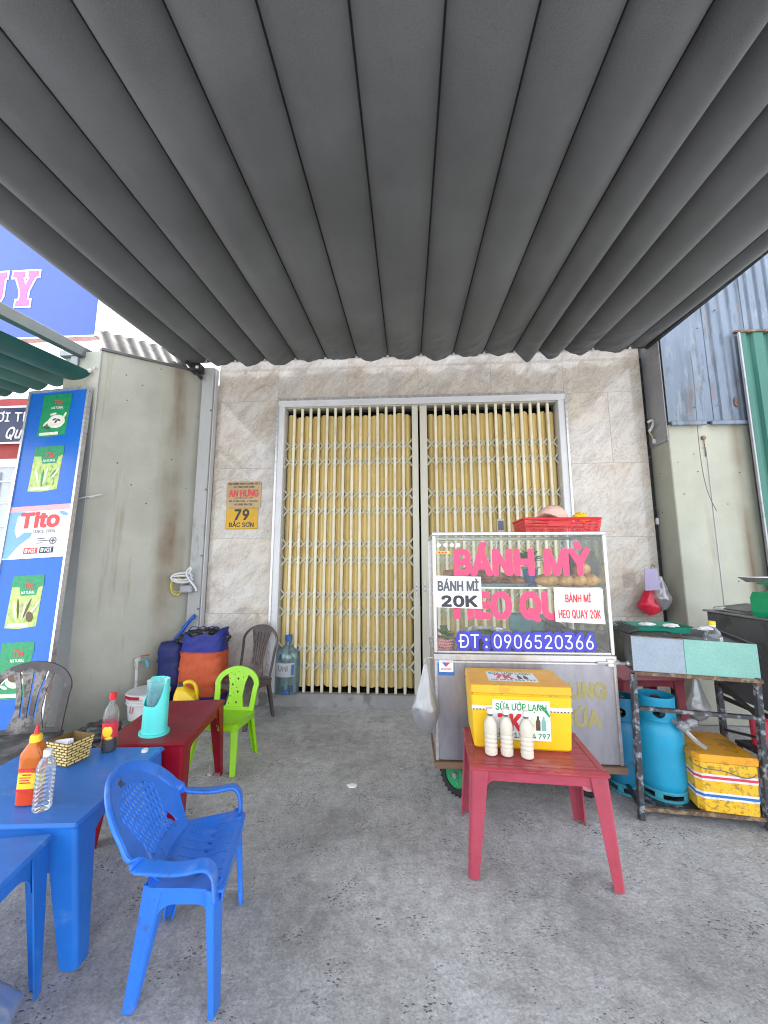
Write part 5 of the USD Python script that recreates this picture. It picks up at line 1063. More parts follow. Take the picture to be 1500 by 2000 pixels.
# goods inside the case
tr = thing('meat_tray', 'steel tray of roast pork on the glass shelf', 'tray', (.545, 2.93, SHZ + .001))
part(tr, 'tray_body', sq_loft([(0, .30, .13, 0), (.004, .305, .135, 0), (.022, .33, .15, 0), (.0225, .325, .146, 0), (.008, .30, .13, 0)], 24, .35), 'aluminium', 30)
rp = random.Random(11)
for k in range(16):
    x = .545 + rp.uniform(-.24, .24); y = 2.93 + rp.uniform(-.09, .06); zz = SHZ + .035 + .065 * (1 - ((x - .52) / .3) ** 2) * rp.uniform(.3, 1)
    m = move(blob(.078, k, .45, 4, 2, (1.15, .80, .50)), rz=rp.uniform(0, 3), rx=rp.uniform(-.3, .3), ry=rp.uniform(-.3, .3))
    single('pork_piece', m, 'roast_pork', 'reddish brown chunk of roast pork heaped on the steel tray', 'roast pork', (x, y, zz), group='roast pork chunks on the tray', smooth=True)
for k, (x, y, z, a, L) in enumerate(((.985, 2.84, .047, .1, 1.15), (1.105, 2.83, .046, -.4, .75), (1.195, 2.83, .047, .5, .75), (1.283, 2.84, .046, 1.3, .62), (1.235, 2.86, .128, .2, .85), (1.12, 2.97, .046, .8, 1.0))):
    m = trimesh.creation.icosphere(3, 1.0); v = np.array(m.vertices)
    v = v * [.076 * L, .052, .046]; v[:, 2] += -.006 * np.exp(-(v[:, 1] / .008) ** 2) * (v[:, 2] > 0); m.vertices = v * (1 + .05 * (meshkit.fbm(v * 40 + k, 2, k) - .5))[:, None]
    lab = ['longest golden bread roll, leftmost on the glass shelf', 'short bread roll second from the left on the shelf', 'bread roll third from the left in the row on the shelf', 'bread roll at the right end of the row against the steel post', 'bread roll perched on top of the other rolls', 'bread roll behind the front row of rolls'][k]
    single('bread_roll', move(m, rz=a), 'bread', lab, 'bread roll', (x, y, SHZ + z), group='bread rolls on the shelf', smooth=True)
CZ = ZG + .0285
cu2 = single('blue_cup', lathe([(0, 0), (.04, 0), (.055, .12), (.052, .12), (.038, .004), (0, .004)], 24), 'tape_blue', 'blue plastic cup beside the bread rolls on the shelf', 'cup', (.905, 2.95, SHZ + .002), smooth=40)
def leafy(n, r, h, seed, m=None):
    rr = np.random.default_rng(seed); out = []
    for k in range(n):
        a, el = rr.uniform(0, 2 * PI), rr.uniform(.1, 1.4); L = rr.uniform(.5, 1) * r
        c = np.array([math.cos(a) * math.cos(el), math.sin(a) * math.cos(el), math.sin(el) * h / r]) * L * .8
        e = trimesh.creation.icosphere(1, 1).apply_scale([.38 * r, .16 * r, .02 * r]); out.append(move(e, *c, rz=a, ry=-el * .6))
    return cat(out)
pp = thing('herb_pot', 'pink woven pot of green herbs in the lower left of the glass case', 'plant pot', (.255, 2.80, CZ))
part(pp, 'pot', lathe([(0, 0), (.046, 0), (.058, .085), (.052, .085), (.046, .03), (0, .03)], 20), 'pot_weave', 40)
part(pp, 'pot_knots', cat([move(blob(.0085, 1, 0, 1, 1), .055 * math.cos(a + .15 * (r % 2)) * (1 - .12 * (3 - r) / 3), .055 * math.sin(a + .15 * (r % 2)) * (1 - .12 * (3 - r) / 3), .012 + r * .02) for r in range(4) for a in np.linspace(0, 2 * PI, 20, endpoint=False)]), 'print_salmon', True, kind='stuff')
part(pp, 'dark_leaves', move(leafy(22, .085, .11, 3), -.01, .0, .075), 'herb', True)
part(pp, 'pale_leaves', move(leafy(12, .07, .07, 5), .03, -.01, .075), 'herb_light', True)
pn = thing('steel_bowl', 'wide steel bowl of chopped greens on the cart counter', 'bowl', (.56, 2.92, CZ))
part(pn, 'bowl_wall', lathe([(0, .0), (.12, .0), (.165, .09), (.172, .115), (.178, .117), (.170, .085), (.122, .004), (0, .004)], 36), 'steel', 40)
part(pn, 'greens', move(leafy(60, .13, .05, 9), 0, 0, .055), 'herb', True)
jr = thing('sauce_jar', 'round steel and glass sauce container beside the greens bowl', 'jar', (.78, 2.86, CZ))
part(jr, 'jar_body', lathe([(0, 0), (.06, 0), (.062, .07), (.058, .08)], 24), 'clear_plastic', 40)
part(jr, 'jar_lid', lathe([(.063, .078), (.063, .095), (0, .097)], 24), 'aluminium', 30)
gb = thing('cutting_block', 'dark chopping board with a cleaver leaning in the glass case on the right', 'chopping board', (1.08, 3.02, CZ))
part(gb, 'board', move(bx(-.19, .19, -.12, .12, 0, .085, .012), 0, 0, .002, rz=.2), 'dark_cabinet', 30)
part(gb, 'cleaver', move(cat([bx(-.10, .06, -.003, .003, 0, .085, .001), bx(.06, .17, -.01, .01, .05, .075, .005)]), -.02, -.05, .092, rz=.35, ry=.35), 'dark_cabinet', 30)
single('green_box', bx(-.09, .09, -.05, .05, 0, .20, .01), 'panel_mint', 'pale green plastic box standing at the back of the glass case', 'box', (1.03, 3.17, CZ), smooth=20)
single('teal_tub', lathe([(0, 0), (.075, 0), (.085, .21), (.08, .21), (.07, .005), (0, .005)], 24), 'dull_teal', 'teal plastic tub at the back of the glass case', 'tub', (.86, 3.12, CZ), smooth=40)
single('dark_vessel', lathe([(0, 0), (.05, 0), (.055, .10), (.045, .2), (.03, .23), (.03, .26), (0, .26)], 20), 'ink_grey', 'tall dark grey flask behind the bread rolls', 'flask', (1.26, 3.08, SHZ + .001), smooth=40)
single('herb_bunch', move(leafy(50, .12, .10, 21), 0, 0, .04), 'herb', 'bunch of dark green herbs behind the pink lettering at the case top', 'herbs', (.95, 3.12, SHZ + .20 - .06), smooth=True)
single('herb_dish', lathe([(0, 0), (.05, 0), (.06, .12), (.09, .135), (.088, .14), (0, .13)], 20), 'white_plastic', 'white footed dish carrying the herb bunch on the shelf', 'dish', (.95, 3.12, SHZ + .001), smooth=40)

# on top of the case
rb = thing('red_basket', 'red perforated plastic basket on top of the food cart', 'basket', (1.112, 2.97, ZT + .0005))
W0, D0, W1, D1, HB = .256, .132, .270, .15, .105
part(rb, 'basket_floor', bx(-W0, W0, -D0, D0, .0, .005, .002), 'red_plastic', 20)
part(rb, 'basket_rim', sweep([(x, y, HB) for x, y in rpoly(-W1 - .004, W1 + .004, -D1 - .004, D1 + .004, .03).exterior.coords[:-1]], rrect(.020, .014, .004), closed=True), 'red_plastic', 30)
lat = []
for side in range(4):
    half0, half1 = (W0, W1) if side % 2 == 0 else (D0, D1); o0, o1 = (D0, D1) if side % 2 == 0 else (W0, W1)
    n = int(half1 * 2 / .0125)
    for i in range(n + 1):
        u = -1 + 2 * i / n; lat.append(move(bar((u * half0, -o0, .004), (u * half1, -o1, HB - .004), .0046, .003, (0, 1, 0)), rz=side * PI / 2))
    for k in range(9):
        q_ = (k + .3) / 9; z = .004 + (HB - .008) * q_; hh = half0 + (half1 - half0) * q_; oo = o0 + (o1 - o0) * q_
        lat.append(move(bx(-hh, hh, -oo - .0022, -oo + .0015, z, z + .0048), rz=side * PI / 2))
part(rb, 'basket_mesh', cat(lat), 'red_plastic', False, kind='stuff')
part(rb, 'handle_patch', cat([move(bx(-.10, -.05 + .1, -.0025, .0025, 0, .04, .001), 0, -D1 + .008, .05)]), 'red_plastic', False)
ht = thing('cloth_hat', 'pale pink floppy cloth hat lying in the red basket', 'hat', (1.10, 2.97, ZT + .06))
v = []
for i in range(20):
    t = i / 19; 
    for a in np.linspace(0, 2 * PI, 36, endpoint=False):
        r = .105 * math.sin(min(1, t * 1.7) * PI / 2) if t < .6 else .105 + (t - .6) / .4 * .115
        z = .100 * math.cos(min(1, t * 1.7) * PI / 2) + (.028 * math.sin(a * 3 + 1) + .018 * math.sin(a * 5)) * max(0, t - .5) * 2 - .02 * max(0, t - .6) + (.065 if t < .62 else .055)
        v.append((r * math.cos(a) * 1.02, r * math.sin(a) * .72, z))
hm = loft(np.array(v).reshape(20, 36, 3), True, False)
part(ht, 'hat_cloth', hm, 'hat_cloth', 60)
part(ht, 'hat_band', loft([[(.107 * math.cos(a) * 1.02, .107 * math.sin(a) * .72, z) for a in np.linspace(0, 2 * PI, 36, endpoint=False)] for z in (.078, .092)], True, False), 'hat_cloth', 60)
single('yellow_cloth', blob(.05, 31, .45, 3, 3, (1.1, .7, .7)), 'yellow_plastic', 'crumpled bright yellow bag at the right end of the red basket', 'bag', (1.295, 2.95, ZT + .125), smooth=True)
pot2 = thing('dark_pot', 'dark metal pot with a long handle in the lower right of the glass case', 'pot', (1.20, 2.86, CZ))
part(pot2, 'pot_body', lathe([(0, 0), (.085, 0), (.095, .02), (.098, .12), (.092, .12), (.088, .02), (0, .012)], 28), 'dark_cabinet', 40)
part(pot2, 'handle', bar((-.09, -.01, .105), (-.27, -.03, .20), .024, .014), 'black_metal', 20)
sbx = thing('small_packet', 'small grey packet standing on the cart top left of the red basket', 'packet', (.695, 2.92, ZT + .001))
part(sbx, 'packet_body', bx(-.026, .026, -.012, .012, 0, .115, .004), 'wall_grey', 20)
part(sbx, 'packet_print', cat([bx(-.022, .020, -.0135, -.0122, .03, .10)]), 'dark_cabinet', False)
wb = thing('hanging_plastic_bag', 'white translucent plastic bag hanging on the left corner of the cart', 'plastic bag', (.108, 2.66, .41))
part(wb, 'bag_film', bag_shell(.44, .088, .075, 2, knot=.10, sag=.42), 'thin_bag', 60)
part(wb, 'bag_filling', blob(.066, 17, .5, 3, 3, (.95, .85, 1.5)).apply_translation([0, 0, .125]), 'thin_bag', True)
part(wb, 'bag_loop', tube([(-.008, 0, .43), (.0, .0, .47), (.05, .03, .472)], .005, 6, 8), 'thin_bag', 40)

# ------------------------------------------------------------------ yellow box and milk on the pink table
yb = thing('yellow_box', 'yellow foam ice box with milk price posters on the pink red table', 'ice box', (.625, 2.465, .4965), math.radians(-3))
def taper(w0, d0, w1, d1, z0, z1, ch=.012):
    m = bx(-1, 1, -1, 1, 0, 1); S = []
    for z, w, d in ((z0, w0 - ch, d0 - ch), (z0 + ch, w0, d0), (z1 - ch * .4, w1, d1), (z1, w1 - ch * .4, d1 - ch * .4)): S.append([(x, y, z) for x, y in list(rpoly(-w, w, -d, d, .014).exterior.coords)[:-1]])
    return loft(S)
part(yb, 'box_body', taper(.258, .170, .270, .180, 0, .285), 'yellow_foam', 30)
part(yb, 'lid', taper(.272, .183, .270, .181, .289, .338, .008), 'yellow_lid', 30)
part(yb, 'lid_seam', bx(-.262, .262, -.174, .174, .2845, .2895), 'dirty_yellow_foam', False)
FYB = -.1795
tpz = lambda z: -.170 - .010 * z / .285 - .0008
def on_front(poly, d=.001, lift=0.0): return bend(poly, d, lambda v: np.stack([v[:, 0], -.170 - .010 * v[:, 1] / .285 - .0012 - lift - v[:, 2], v[:, 1]], 1), .2)
part(yb, 'tape_band', on_front(sbox(-.267, .205, .267, .229)), 'tape_white', False)
part(yb, 'tape_print', on_front(unary_union([sbox(-.262 + .018 * k, .205, -.252 + .018 * k, .211) for k in range(30)]), .0006, .0011), 'print_brown', False)
ps = part(yb, 'poster', on_front(sbox(-.155, .055, .150, .262), .001, .0019), 'paper', False)
part(ps, 'poster_text', on_front(off(fit('SỮA ƯỚP LẠNH', .272, .034, True), -.003, .210), .0008, .0031), 'ink_green', False)
part(ps, 'poster_price', on_front(off(fit('7K', .120, .080, True, .004), -.065, .105), .0008, .0031), 'print_red', False)
part(ps, 'poster_text', on_front(off(fit('Lh: 0913 554 797', .29, .026, True), 0, .066), .0008, .0031), 'ink_green', False)
def bot_sil(h): return unary_union([rpoly(-.16 * h, .16 * h, 0, .66 * h, .05 * h), Polygon([(-.16 * h, .62 * h), (.16 * h, .62 * h), (.06 * h, .84 * h), (-.06 * h, .84 * h)]), sbox(-.075 * h, .84 * h, .075 * h, h)])
for x, c in ((.055, 'print_cream'), (.085, 'print_brown'), (.115, 'panel_mint')): part(ps, 'bottle_print', on_front(off(bot_sil(.075), x, .108), .0008, .0031), c, False)
part(ps, 'palm_print', on_front(unary_union([LineString([(.145, .18), (.09 + .012 * k, .245 - .002 * k * k)]).buffer(.0018) for k in range(6)]), .0008, .0031), 'print_green', False)
def on_lid(poly, d=.001, lift=0.0): return extr(poly, d).apply_translation([0, 0, .3388 + lift])
pl2 = part(yb, 'lid_poster', on_lid(affinity.rotate(sbox(-.155, -.10, .125, .085), -2)), 'paper', False)
part(pl2, 'poster_text', on_lid(off(fit('SỮA ƯỚP LẠNH', .25, .034, True), -.015, .036), .0008, .0012), 'ink_green', False)
part(pl2, 'poster_price', on_lid(off(fit('7K', .10, .075, True, .004), -.06, -.052), .0008, .0012), 'print_red', False)
part(pl2, 'poster_text', on_lid(off(fit('Lh: 0913 554 797', .25, .024, True), -.015, -.090), .0008, .0012), 'ink_green', False)
for x, c in ((.03, 'print_brown'), (.065, 'ink_grey')): part(pl2, 'bottle_print', on_lid(off(bot_sil(.075), x, -.055), .0008, .0012), c, False)
def milk(name, label, loc):
    t = thing(name, label, 'milk bottle', loc, 0, 'milk bottles before the yellow box')
    p = [(0, .001), (.026, 0), (.0325, .006)]
    for z in (.04, .062, .084, .106): p += [(.0335, z - .006), (.0298, z - .001), (.0298, z + .001), (.0335, z + .006)]
    p += [(.0335, .14), (.0325, .158), (.024, .182), (.0145, .196)]
    part(t, 'bottle_body', lathe(p, 28), 'milk', 40)
    part(t, 'bottle_neck', lathe([(.0145, .1955), (.0135, .212)], 20), 'clear_plastic', 40)
    part(t, 'cap', lathe([(.016, .206), (.017, .208), (.017, .230), (.0145, .233), (0, .233)], 20), 'white_plastic', 30)
    return t
mk = milk('milk_bottle', 'leftmost of three small milk bottles on the pink table', (.436, 2.243, .4978))
dup(mk, 'middle milk bottle of the three before the yellow box', (.517, 2.236, .4978), .4)
dup(mk, 'rightmost milk bottle of the three, a little nearer the table edge', (.617, 2.216, .4978), .9)

# ------------------------------------------------------------------ the tiled stand on the right
st = thing('work_stand', 'rusty black iron stand faced with grey blue and mint speckled boards', 'stand', (1.75, 2.8, 0))
FL, FR, BLc, BR = np.array([1.375, 2.605]), np.array([2.045, 2.555]), np.array([1.47, 3.06]), np.array([2.20, 3.02])
P3 = lambda p, z, dx=0, dy=0: (p[0] + dx, p[1] + dy, z)
sp_ = lambda nm, m, mt, sm=25, **k: part(st, nm, m, mt, sm, True, **k)
for p, tx in ((FL, .025), (FR, .045), (BLc, 0), (BR, 0)): sp_('leg', bar(P3(p, 0), P3(p, .825, tx, .01), .032, .032, (0, 1, 0), .003), 'peeling_black')
sp_('cross_rail', bar(P3(FL, .625, .035), P3(FR, .60, .02), .03, .022, (0, 0, 1), .003), 'peeling_black')
sp_('cross_rail', bar(P3(FL, .06, .015), P3(FR, .055, -.015), .028, .022, (0, 0, 1), .003), 'rusty_iron')
sp_('cross_rail', bar(P3(BLc, .06), P3(BR, .06), .028, .022), 'black_metal')
sp_('side_rail', bar(P3(FL, .062, .01, .02), P3(BLc, .062, 0, -.02), .022, .028), 'black_metal'); sp_('side_rail', bar(P3(FR, .062, .01, .02), P3(BR, .062, 0, -.02), .022, .028), 'black_metal')
sp_('side_rail', bar(P3(FR, .60, .04, .02), P3(BR, .66, 0, -.02), .022, .025), 'black_metal'); sp_('side_rail', bar(P3(FR, .48, .035, .02), P3(BR, .36, 0, -.02), .016, .016), 'black_metal')
sp_('shelf_board', wallprism([FL + [.03, .02], FR + [-.02, .02], BR + [-.02, -.02], BLc + [.03, -.02]], [.05] * 4, .038), 'peeling_black', False)
tFL, tFR = FL + [.028, .005], FR + [.062, .0]
mid = tFL + (tFR - tFL) * .425
def vboard(a, b, za0, za1, zb0, zb1, t=.014):
    d = (b - a) / np.linalg.norm(b - a); n = np.array([-d[1], d[0]])
    v = [(*a, za0), (*b, zb0), (*b, zb1), (*a, za1)]; v2 = [(*(a + n * t), za0), (*(b + n * t), zb0), (*(b + n * t), zb1), (*(a + n * t), za1)]
    m = trimesh.Trimesh(np.array(v + v2), [[0, 1, 2], [0, 2, 3], [4, 6, 5], [4, 7, 6], [0, 4, 5], [0, 5, 1], [1, 5, 6], [1, 6, 2], [2, 6, 7], [2, 7, 3], [3, 7, 4], [3, 4, 0]], process=False); m.fix_normals(); return m
sp_('speckled_board', vboard(tFL, mid - [.0015, 0], .838, 1.056, .828, 1.040), 'panel_greyblue', False, label='grey blue speckled board')
sp_('speckled_board', vboard(mid + [.0015, 0], tFR, .828, 1.040, .815, 1.020), 'panel_mint', False, label='mint green speckled board')
tBL, tBR = BLc + [.02, 0], BR + [.05, 0]
sp_('side_board', vboard(tBL, tFL + [-.002, .002], .84, 1.05, .84, 1.055), 'dark_cabinet', False)
sp_('side_board', vboard(tFR + [.002, .002], tBR, .82, 1.02, .82, 1.03), 'dark_cabinet', False)
sp_('rear_board', vboard(tBR, tBL, .83, 1.03, .84, 1.05), 'dark_cabinet', False)
sp_('table_plate', wallprism([tFL + [.0, .016], tFR + [0, .016], tBR + [-.015, -.016], tBL + [.0, -.016]], [1.028, .998, 1.005, 1.03], .99), 'dark_cabinet', False)
sp_('rusty_edge', cat([bar((*(tFL + [0, -.006]), .832), (*(tFR + [0, -.006]), .808), .016, .022), bar((*(tFL + [0, -.004]), 1.058), (*(mid + [0, -.004]), 1.043), .010, .006)]), 'rusty_iron', 25)
def tray(x, y, z, w, d, h, rz, nm, lab):
    t = thing(nm, lab, 'tray', (x, y, z), rz)
    part(t, 'tray_floor', bx(-w, w, -d, d, 0, .006, .002), 'tray_green', 20)
    part(t, 'tray_wall', loft([[(sx * w * k, sy * d * k, zz) for sx, sy in ((-1, -1), (1, -1), (1, 1), (-1, 1))] for k, zz in ((1, .002), (1.1, h), (1.16, h), (1.13, h - .004), (1.08, h - .006), (.985, .006))], True, False), 'tray_green', 30)
    return t
tray(1.70, 2.88, 1.035, .17, .105, .055, -.06, 'green_tray', 'dark green plastic tray on top of the speckled stand')
single('foil_scraps', cat([move(blob(.035, k, .5, 3, 2, (1.4, .8, .35)), x, y, z) for k, (x, y, z) in enumerate(((0, 0, 0), (.12, -.05, .0), (.30, -.1, -.01)))]), 'white_plastic', 'white crumpled wrappers lying across the green tray and stand top', 'wrappers', (1.62, 2.80, 1.10), smooth=False, kind='stuff')
single('skewer_bundle', cat([bar((-.07 + .012 * k, -.12, .0 + .004 * k), (-.09 + .02 * k, .16, .02 + .003 * k), .008, .006) for k in range(7)]), 'dark_cabinet', 'dark bundle of tongs and skewers at the left end of the stand top', 'tongs', (1.50, 2.80, 1.062), smooth=20)
single('black_griddle', cat([bx(-.14, .14, -.09, .09, 0, .014, .005), bar((.14, 0, .008), (.27, -.05, .012), .022, .012)]), 'black_metal', 'flat black griddle plate on the stand before the green tray', 'griddle', (1.58, 2.70, 1.045), -.1, smooth=20)
ob = thing('oil_bottle', 'clear oil bottle with yellow cap on the mint end of the stand', 'bottle', (1.965, 2.70, 1.006), 0)
part(ob, 'bottle_body', lathe([(0, .001), (.042, 0), (.047, .008), (.047, .04), (.040, .065), (.022, .088), (.017, .10)], 24), 'clear_plastic', 40)
part(ob, 'label', move(bend(sbox(-.7, .006, .7, .036), .001, lambda v: np.stack([.0478 * np.sin(v[:, 0]), -.0478 * np.cos(v[:, 0]), v[:, 1]], 1), .12), rz=.8), 'paper', 40)
part(ob, 'cap', lathe([(.02, .097), (.0205, .108)], 18), 'white_plastic', 30)
part(ob, 'cap_top', lathe([(.0205, .109), (.0205, .128), (.018, .131), (0, .131)], 18), 'yellow_plastic', 30)

# gas cylinders
def gas(nm, lab, x, y, r, H, m, z0=.052, rz=0.0):
    t = thing(nm, lab, 'gas cylinder', (x, y, z0), rz)
    zb = H * .79
    part(t, 'tank', lathe([(0, .03), (r * .75, .035), (r * .95, .065), (r, .10), (r, .20), (r * 1.012, .205), (r * 1.012, .213), (r, .218), (r, .30), (r, zb - .10)] + [(r * (.52 + .48 * math.cos(a)), zb - .10 + .10 * math.sin(a)) for a in np.linspace(.2, 1.5, 7)] + [(0, zb)], 40), m, 40)
    def curved(poly, rad, z0_): return bend(poly, .004, lambda v: np.stack([(rad + v[:, 2]) * np.sin(v[:, 0]), -(rad + v[:, 2]) * np.cos(v[:, 0]), z0_ + v[:, 1]], 1), .09)
    fr = sbox(-PI, 0, PI, .062); hol = unary_union([rpoly(a - .46, a + .46, .016, .043, .011) for a in np.arange(-PI + .40, PI, 1.25)])
    part(t, 'foot_ring', curved(fr.difference(hol), r * .94, 0), 'gas_ring', 40)
    cr = r * .74; hol2 = unary_union([affinity.scale(Point(a, .055).buffer(1, 10), .33, .028) for a in (-.55, 2.2)])
    part(t, 'collar', curved(sbox(-PI, 0, PI, H - zb + .02).difference(hol2), cr, zb - .02), m, 40)
    vv = part(t, 'valve', cat([move(trimesh.creation.cylinder(.018, .09, sections=12), 0, 0, zb + .045), move(trimesh.creation.cylinder(.022, .025, sections=12), -.03, -.04, zb + .045, rx=1.2)]), 'brass', 30)
    part(vv, 'valve_knob', move(lathe([(0, 0), (.028, 0), (.03, .02), (.02, .03), (0, .03)], 14), 0, 0, zb + .085), 'ink_black', 30)
    return t
g1 = gas('gas_cylinder', 'bright blue gas cylinder on the stand shelf beside the dirty yellow box', 1.628, 2.80, .136, .60, 'gas_blue', rz=.15)
wr_ = thing('wrapped_hose', 'white plastic wrapped gas hose curling from the blue cylinder collar', 'hose', (1.72, 2.72, .5))
part(wr_, 'hose', tube([(1.66, 2.70, .52), (1.69, 2.66, .50), (1.725, 2.63, .455), (1.76, 2.62, .42), (1.79, 2.62, .40)], .013, 9, 18), 'thin_bag', 40, True)
part(wr_, 'wrapping', cat([move(blob(.034, 3, .5, 5, 3, (1.1, .8, .9)), 1.70, 2.655, .505), move(blob(.024, 6, .6, 5, 3, (1.5, .6, .9)), 1.745, 2.65, .53)]), 'thin_bag', True, True)
gas('gas_cylinder', 'darker blue gas cylinder half hidden between the cart and the stand', 1.475, 2.93, .115, .60, 'gas_teal', .0)
single('black_hose', tube([(1.45, 2.93, .60), (1.42, 2.90, .50), (1.43, 2.95, .30), (1.40, 3.0, .12)], .007, 7, 24), 'rubber', 'thin black rubber hose hanging beside the half hidden gas cylinder', 'hose', smooth=40)

# dirty yellow foam box on the shelf
fb = thing('foam_box', 'dirty yellow foam box with red and blue tape bands on the stand shelf', 'ice box', (1.885, 2.735, .052), math.radians(-9))
def chp(w, d, c): return [(-w + c, -d), (w - c * .4, -d), (w, -d + c * .4), (w, d - c * .4), (w - c * .4, d), (-w + c, d), (-w, d - c), (-w, -d + c)]
lev = [(0, .138, .155), (.015, .152, .168), (.275, .160, .176), (.283, .157, .173)]
part(fb, 'box_body', loft([[(x, y, z) for x, y in chp(w, d, .028)] for z, w, d in lev]), 'dirty_yellow_foam', 25)
part(fb, 'lid', loft([[(x, y, z) for x, y in chp(w, d, .028)] for z, w, d in ((.287, .163, .18), (.291, .166, .183), (.323, .166, .183), (.331, .161, .178))]), 'orange_lid', 25)
def band(z0, z1, g): 
    f_ = lambda z: (.152 + .008 * z / .26 + g, .168 + .008 * z / .26 + g)
    return loft([[(x, y, z) for x, y in chp(*f_(z), .028)] for z in (z0, z1)], True, False)
for z, c in ((.185, 'tape_red'), (.085, 'tape_blue')):
    bb_ = part(fb, 'tape_band', band(z, z + .038, .0012), 'tape_white', 25)
    part(bb_, 'tape_stripe', band(z + .012, z + .026, .0022), c, 25)
part(fb, 'lid_strap', tube([(-.165, -.12, .285), (-.15, -.186, .262), (-.02, -.189, .25), (.10, -.187, .225), (.14, -.185, .245)], .0025, 5, 20), 'cable_grey', 40)

# clutter behind and beside
single('clear_wrap_bag', bag_shell(.30, .075, .05, 7, knot=.12, sag=.35), 'thin_bag', 'crumpled clear plastic bag hung behind the dirty yellow box', 'plastic bag', (2.02, 2.98, .42), smooth=60)
gc = thing('green_crate', 'dark green plastic bottle crate on the ground behind the cart corner', 'crate', (1.40, 3.22, 0))
part(gc, 'crate_side', cat([bx(-.15, .15, -.12, -.11, z, z + .03, .003) for z in (0, .07, .14, .21, .28)] + [bx(-.15, -.14, -.109, .109, z, z + .03, .003) for z in (0, .07, .14, .21, .28)] + [bx(.14, .15, -.109, .109, z, z + .03, .003) for z in (0, .07, .14, .21, .28)] + [bx(x, x + .02, -.124, -.1205, 0, .31, .001) for x in (-.15, -.06, .04, .13)]), 'tray_green', 20)
part(gc, 'crate_floor', bx(-.139, .139, -.109, .11, .004, .012), 'tray_green', False)
for k in range(3):
    single('glass_bottle', lathe([(0, 0), (.032, 0), (.034, .15), (.014, .22), (.014, .27), (0, .27)], 16), 'tray_green', ['green glass bottle at the left of the dark crate', 'green glass bottle in the middle of the dark crate', 'green glass bottle at the right of the dark crate'][k], 'bottle', (1.31 + k * .09, 3.20, .0125), group='bottles in the crate', smooth=40)
ft = thing('folded_trolley', 'dark folded metal trolley leaning between the cart and the stand', 'trolley', (1.45, 3.05, 0))
part(ft, 'trolley_frame', cat([tube([(1.40, 2.98, .88), (1.50, 3.25, .45), (1.48, 3.35, .05)], .012, 7), tube([(1.39, 3.02, .72), (1.60, 3.2, .55)], .010, 7), tube([(1.38, 2.95, .80), (1.62, 3.30, .68)], .012, 7)]), 'black_metal', 40, True)
part(ft, 'trolley_plate', move(bx(-.10, .10, -.006, .006, 0, .16, .003), 1.50, 3.28, .55, rz=.3), 'zinc_grey', 20, True)

cbn = thing('dark_cabinet', 'dark grey metal cabinet on legs at the right edge with a green scale on top', 'cabinet', (2.85, 2.85, 0))
part(cbn, 'cabinet_body', bx(2.46, 3.25, 2.1, 3.42, .50, 1.115, .004), 'dark_cabinet', 20, True)
part(cbn, 'top_sheet', bx(2.44, 3.27, 2.08, 3.44, 1.118, 1.135, .004), 'steel_panel', 20, True)
for x, y in ((2.48, 3.40), (2.48, 2.2), (3.22, 3.40), (3.22, 2.2)): part(cbn, 'leg', bar((x, y, 0), (x, y, .50), .03, .03, (0, 1, 0)), 'black_metal', 20, True)
part(cbn, 'lower_rail', bar((2.475, 2.12, .46), (2.475, 3.40, .46), .02, .03), 'black_metal', 20, True)
lidc = thing('metal_lid', 'dark flat metal lid lying on the cabinet beside the scale', 'lid', (2.60, 3.20, 1.137))
part(lidc, 'lid_plate', move(bx(-.13, .13, -.16, .16, .0, .010, .003), 0, 0, .03, ry=-.12), 'dark_cabinet', 20)
part(lidc, 'white_rag', move(blob(.05, 41, .5, 3, 2, (1.0, 1.3, .3)), -.10, .10, .015), 'white_plastic', False)
sc = thing('kitchen_scale', 'green kitchen scale with a steel pan on the dark cabinet', 'scale', (2.575, 2.92, 1.136), math.radians(15))
part(sc, 'scale_body', loft([[(x, y, z) for x, z in list(Polygon([(-.10, 0), (.10, 0), (.125, .04), (.125, .13), (.10, .165), (-.10, .165), (-.125, .13), (-.125, .04)]).buffer(.012, 4).buffer(-.004).exterior.coords)[:-1]] for y in (-.07, .07)]), 'scale_green', 30)
part(sc, 'dial', move(cat([trimesh.creation.cylinder(.068, .006, sections=30)]), 0, -.074, .085, rx=PI / 2), 'white_plastic', 30)
part(sc, 'side_rib', cat([bx(-.129, -.121, -.05, .05, .05, .125, .003)]), 'tray_green', 20)
part(sc, 'neck', bx(-.022, .022, -.022, .022, .175, .225, .004), 'scale_green', 20)
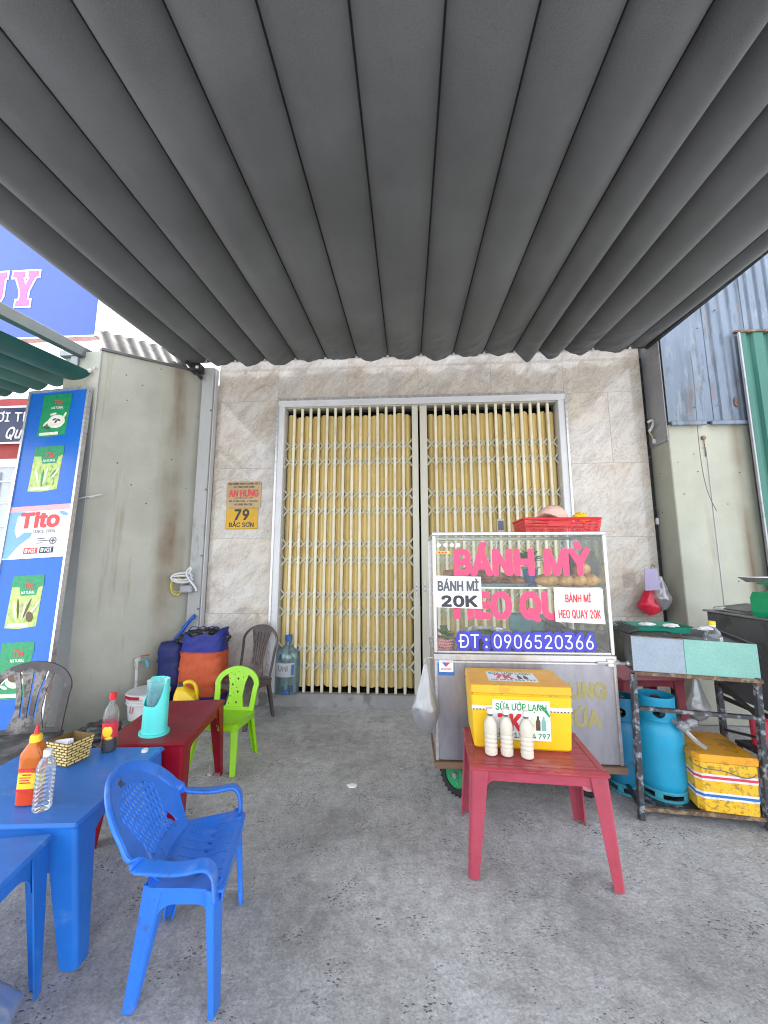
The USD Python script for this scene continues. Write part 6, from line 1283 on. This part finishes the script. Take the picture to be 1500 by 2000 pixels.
part(sc, 'pan_arm', bx(-.08, .08, -.06, .06, .225, .238, .004), 'scale_green', 20)
part(sc, 'pan', loft([[(x * k, y * k, z) for x, y in ((-.15, -.12), (.15, -.12), (.15, .12), (-.15, .12))] for k, z in ((.78, .240), (1, .275), (1.02, .275), (.80, .243))], True, False), 'steel', 20)

# bags hanging by the gap
hb1 = single('red_plastic_bag', move(bag_shell(.30, .115, .07, 4, knot=.25, sag=.35), ry=.12), 'red_bag', 'bright red plastic bag hanging on the marble wall edge beside the column', 'plastic bag', (2.46, 4.20, .985), smooth=60)
single('lilac_card', move(loft([[(-.075, 0, 0), (.07, 0, .0), (.07, .006, 0), (-.075, .006, 0)], [(-.06, -.01, .22), (.065, -.01, .21), (.065, -.004, .21), (-.06, -.004, .22)]]), ry=-.06), 'lilac_card', 'pale lilac card or pouch hanging above the red bag', 'card', (2.46, 4.10, 1.245), smooth=False)
single('clear_hanging_bag', bag_shell(.34, .085, .07, 6, knot=.2, sag=.4), 'thin_bag', 'clear plastic bag hanging right of the lilac card', 'plastic bag', (2.575, 4.16, 1.04), smooth=60)
single('nail_string', tube([(2.47, 4.12, 1.45), (2.53, 4.2, 1.50), (2.60, 4.27, 1.48)], .004, 5, 10), 'cable_grey', 'short dark string holding the hanging bags to the black pole', 'string', smooth=40)
single('pale_box', bx(-.09, .09, -.08, .08, 0, .11, .008), 'print_lightblue', 'pale blue box on the ground at the right edge behind the stand leg', 'box', (2.22, 2.72, 0), smooth=20)
single('pink_canister', cat([lathe([(0, 0), (.05, 0), (.052, .16), (.03, .19), (0, .19)], 18)]), 'tape_red', 'pinkish red canister at the right edge behind the stand', 'canister', (2.36, 2.92, .30), smooth=40)
single('low_stool', cat([bx(-.10, .10, -.10, .10, .27, .295, .006)] + [bar((sx * .09, sy * .09, 0), (sx * .08, sy * .08, .27), .025, .025, (0, 1, 0)) for sx in (-1, 1) for sy in (-1, 1)]), 'black_metal', 'low black stool under the red canister', 'stool', (2.36, 2.92, 0), smooth=20)
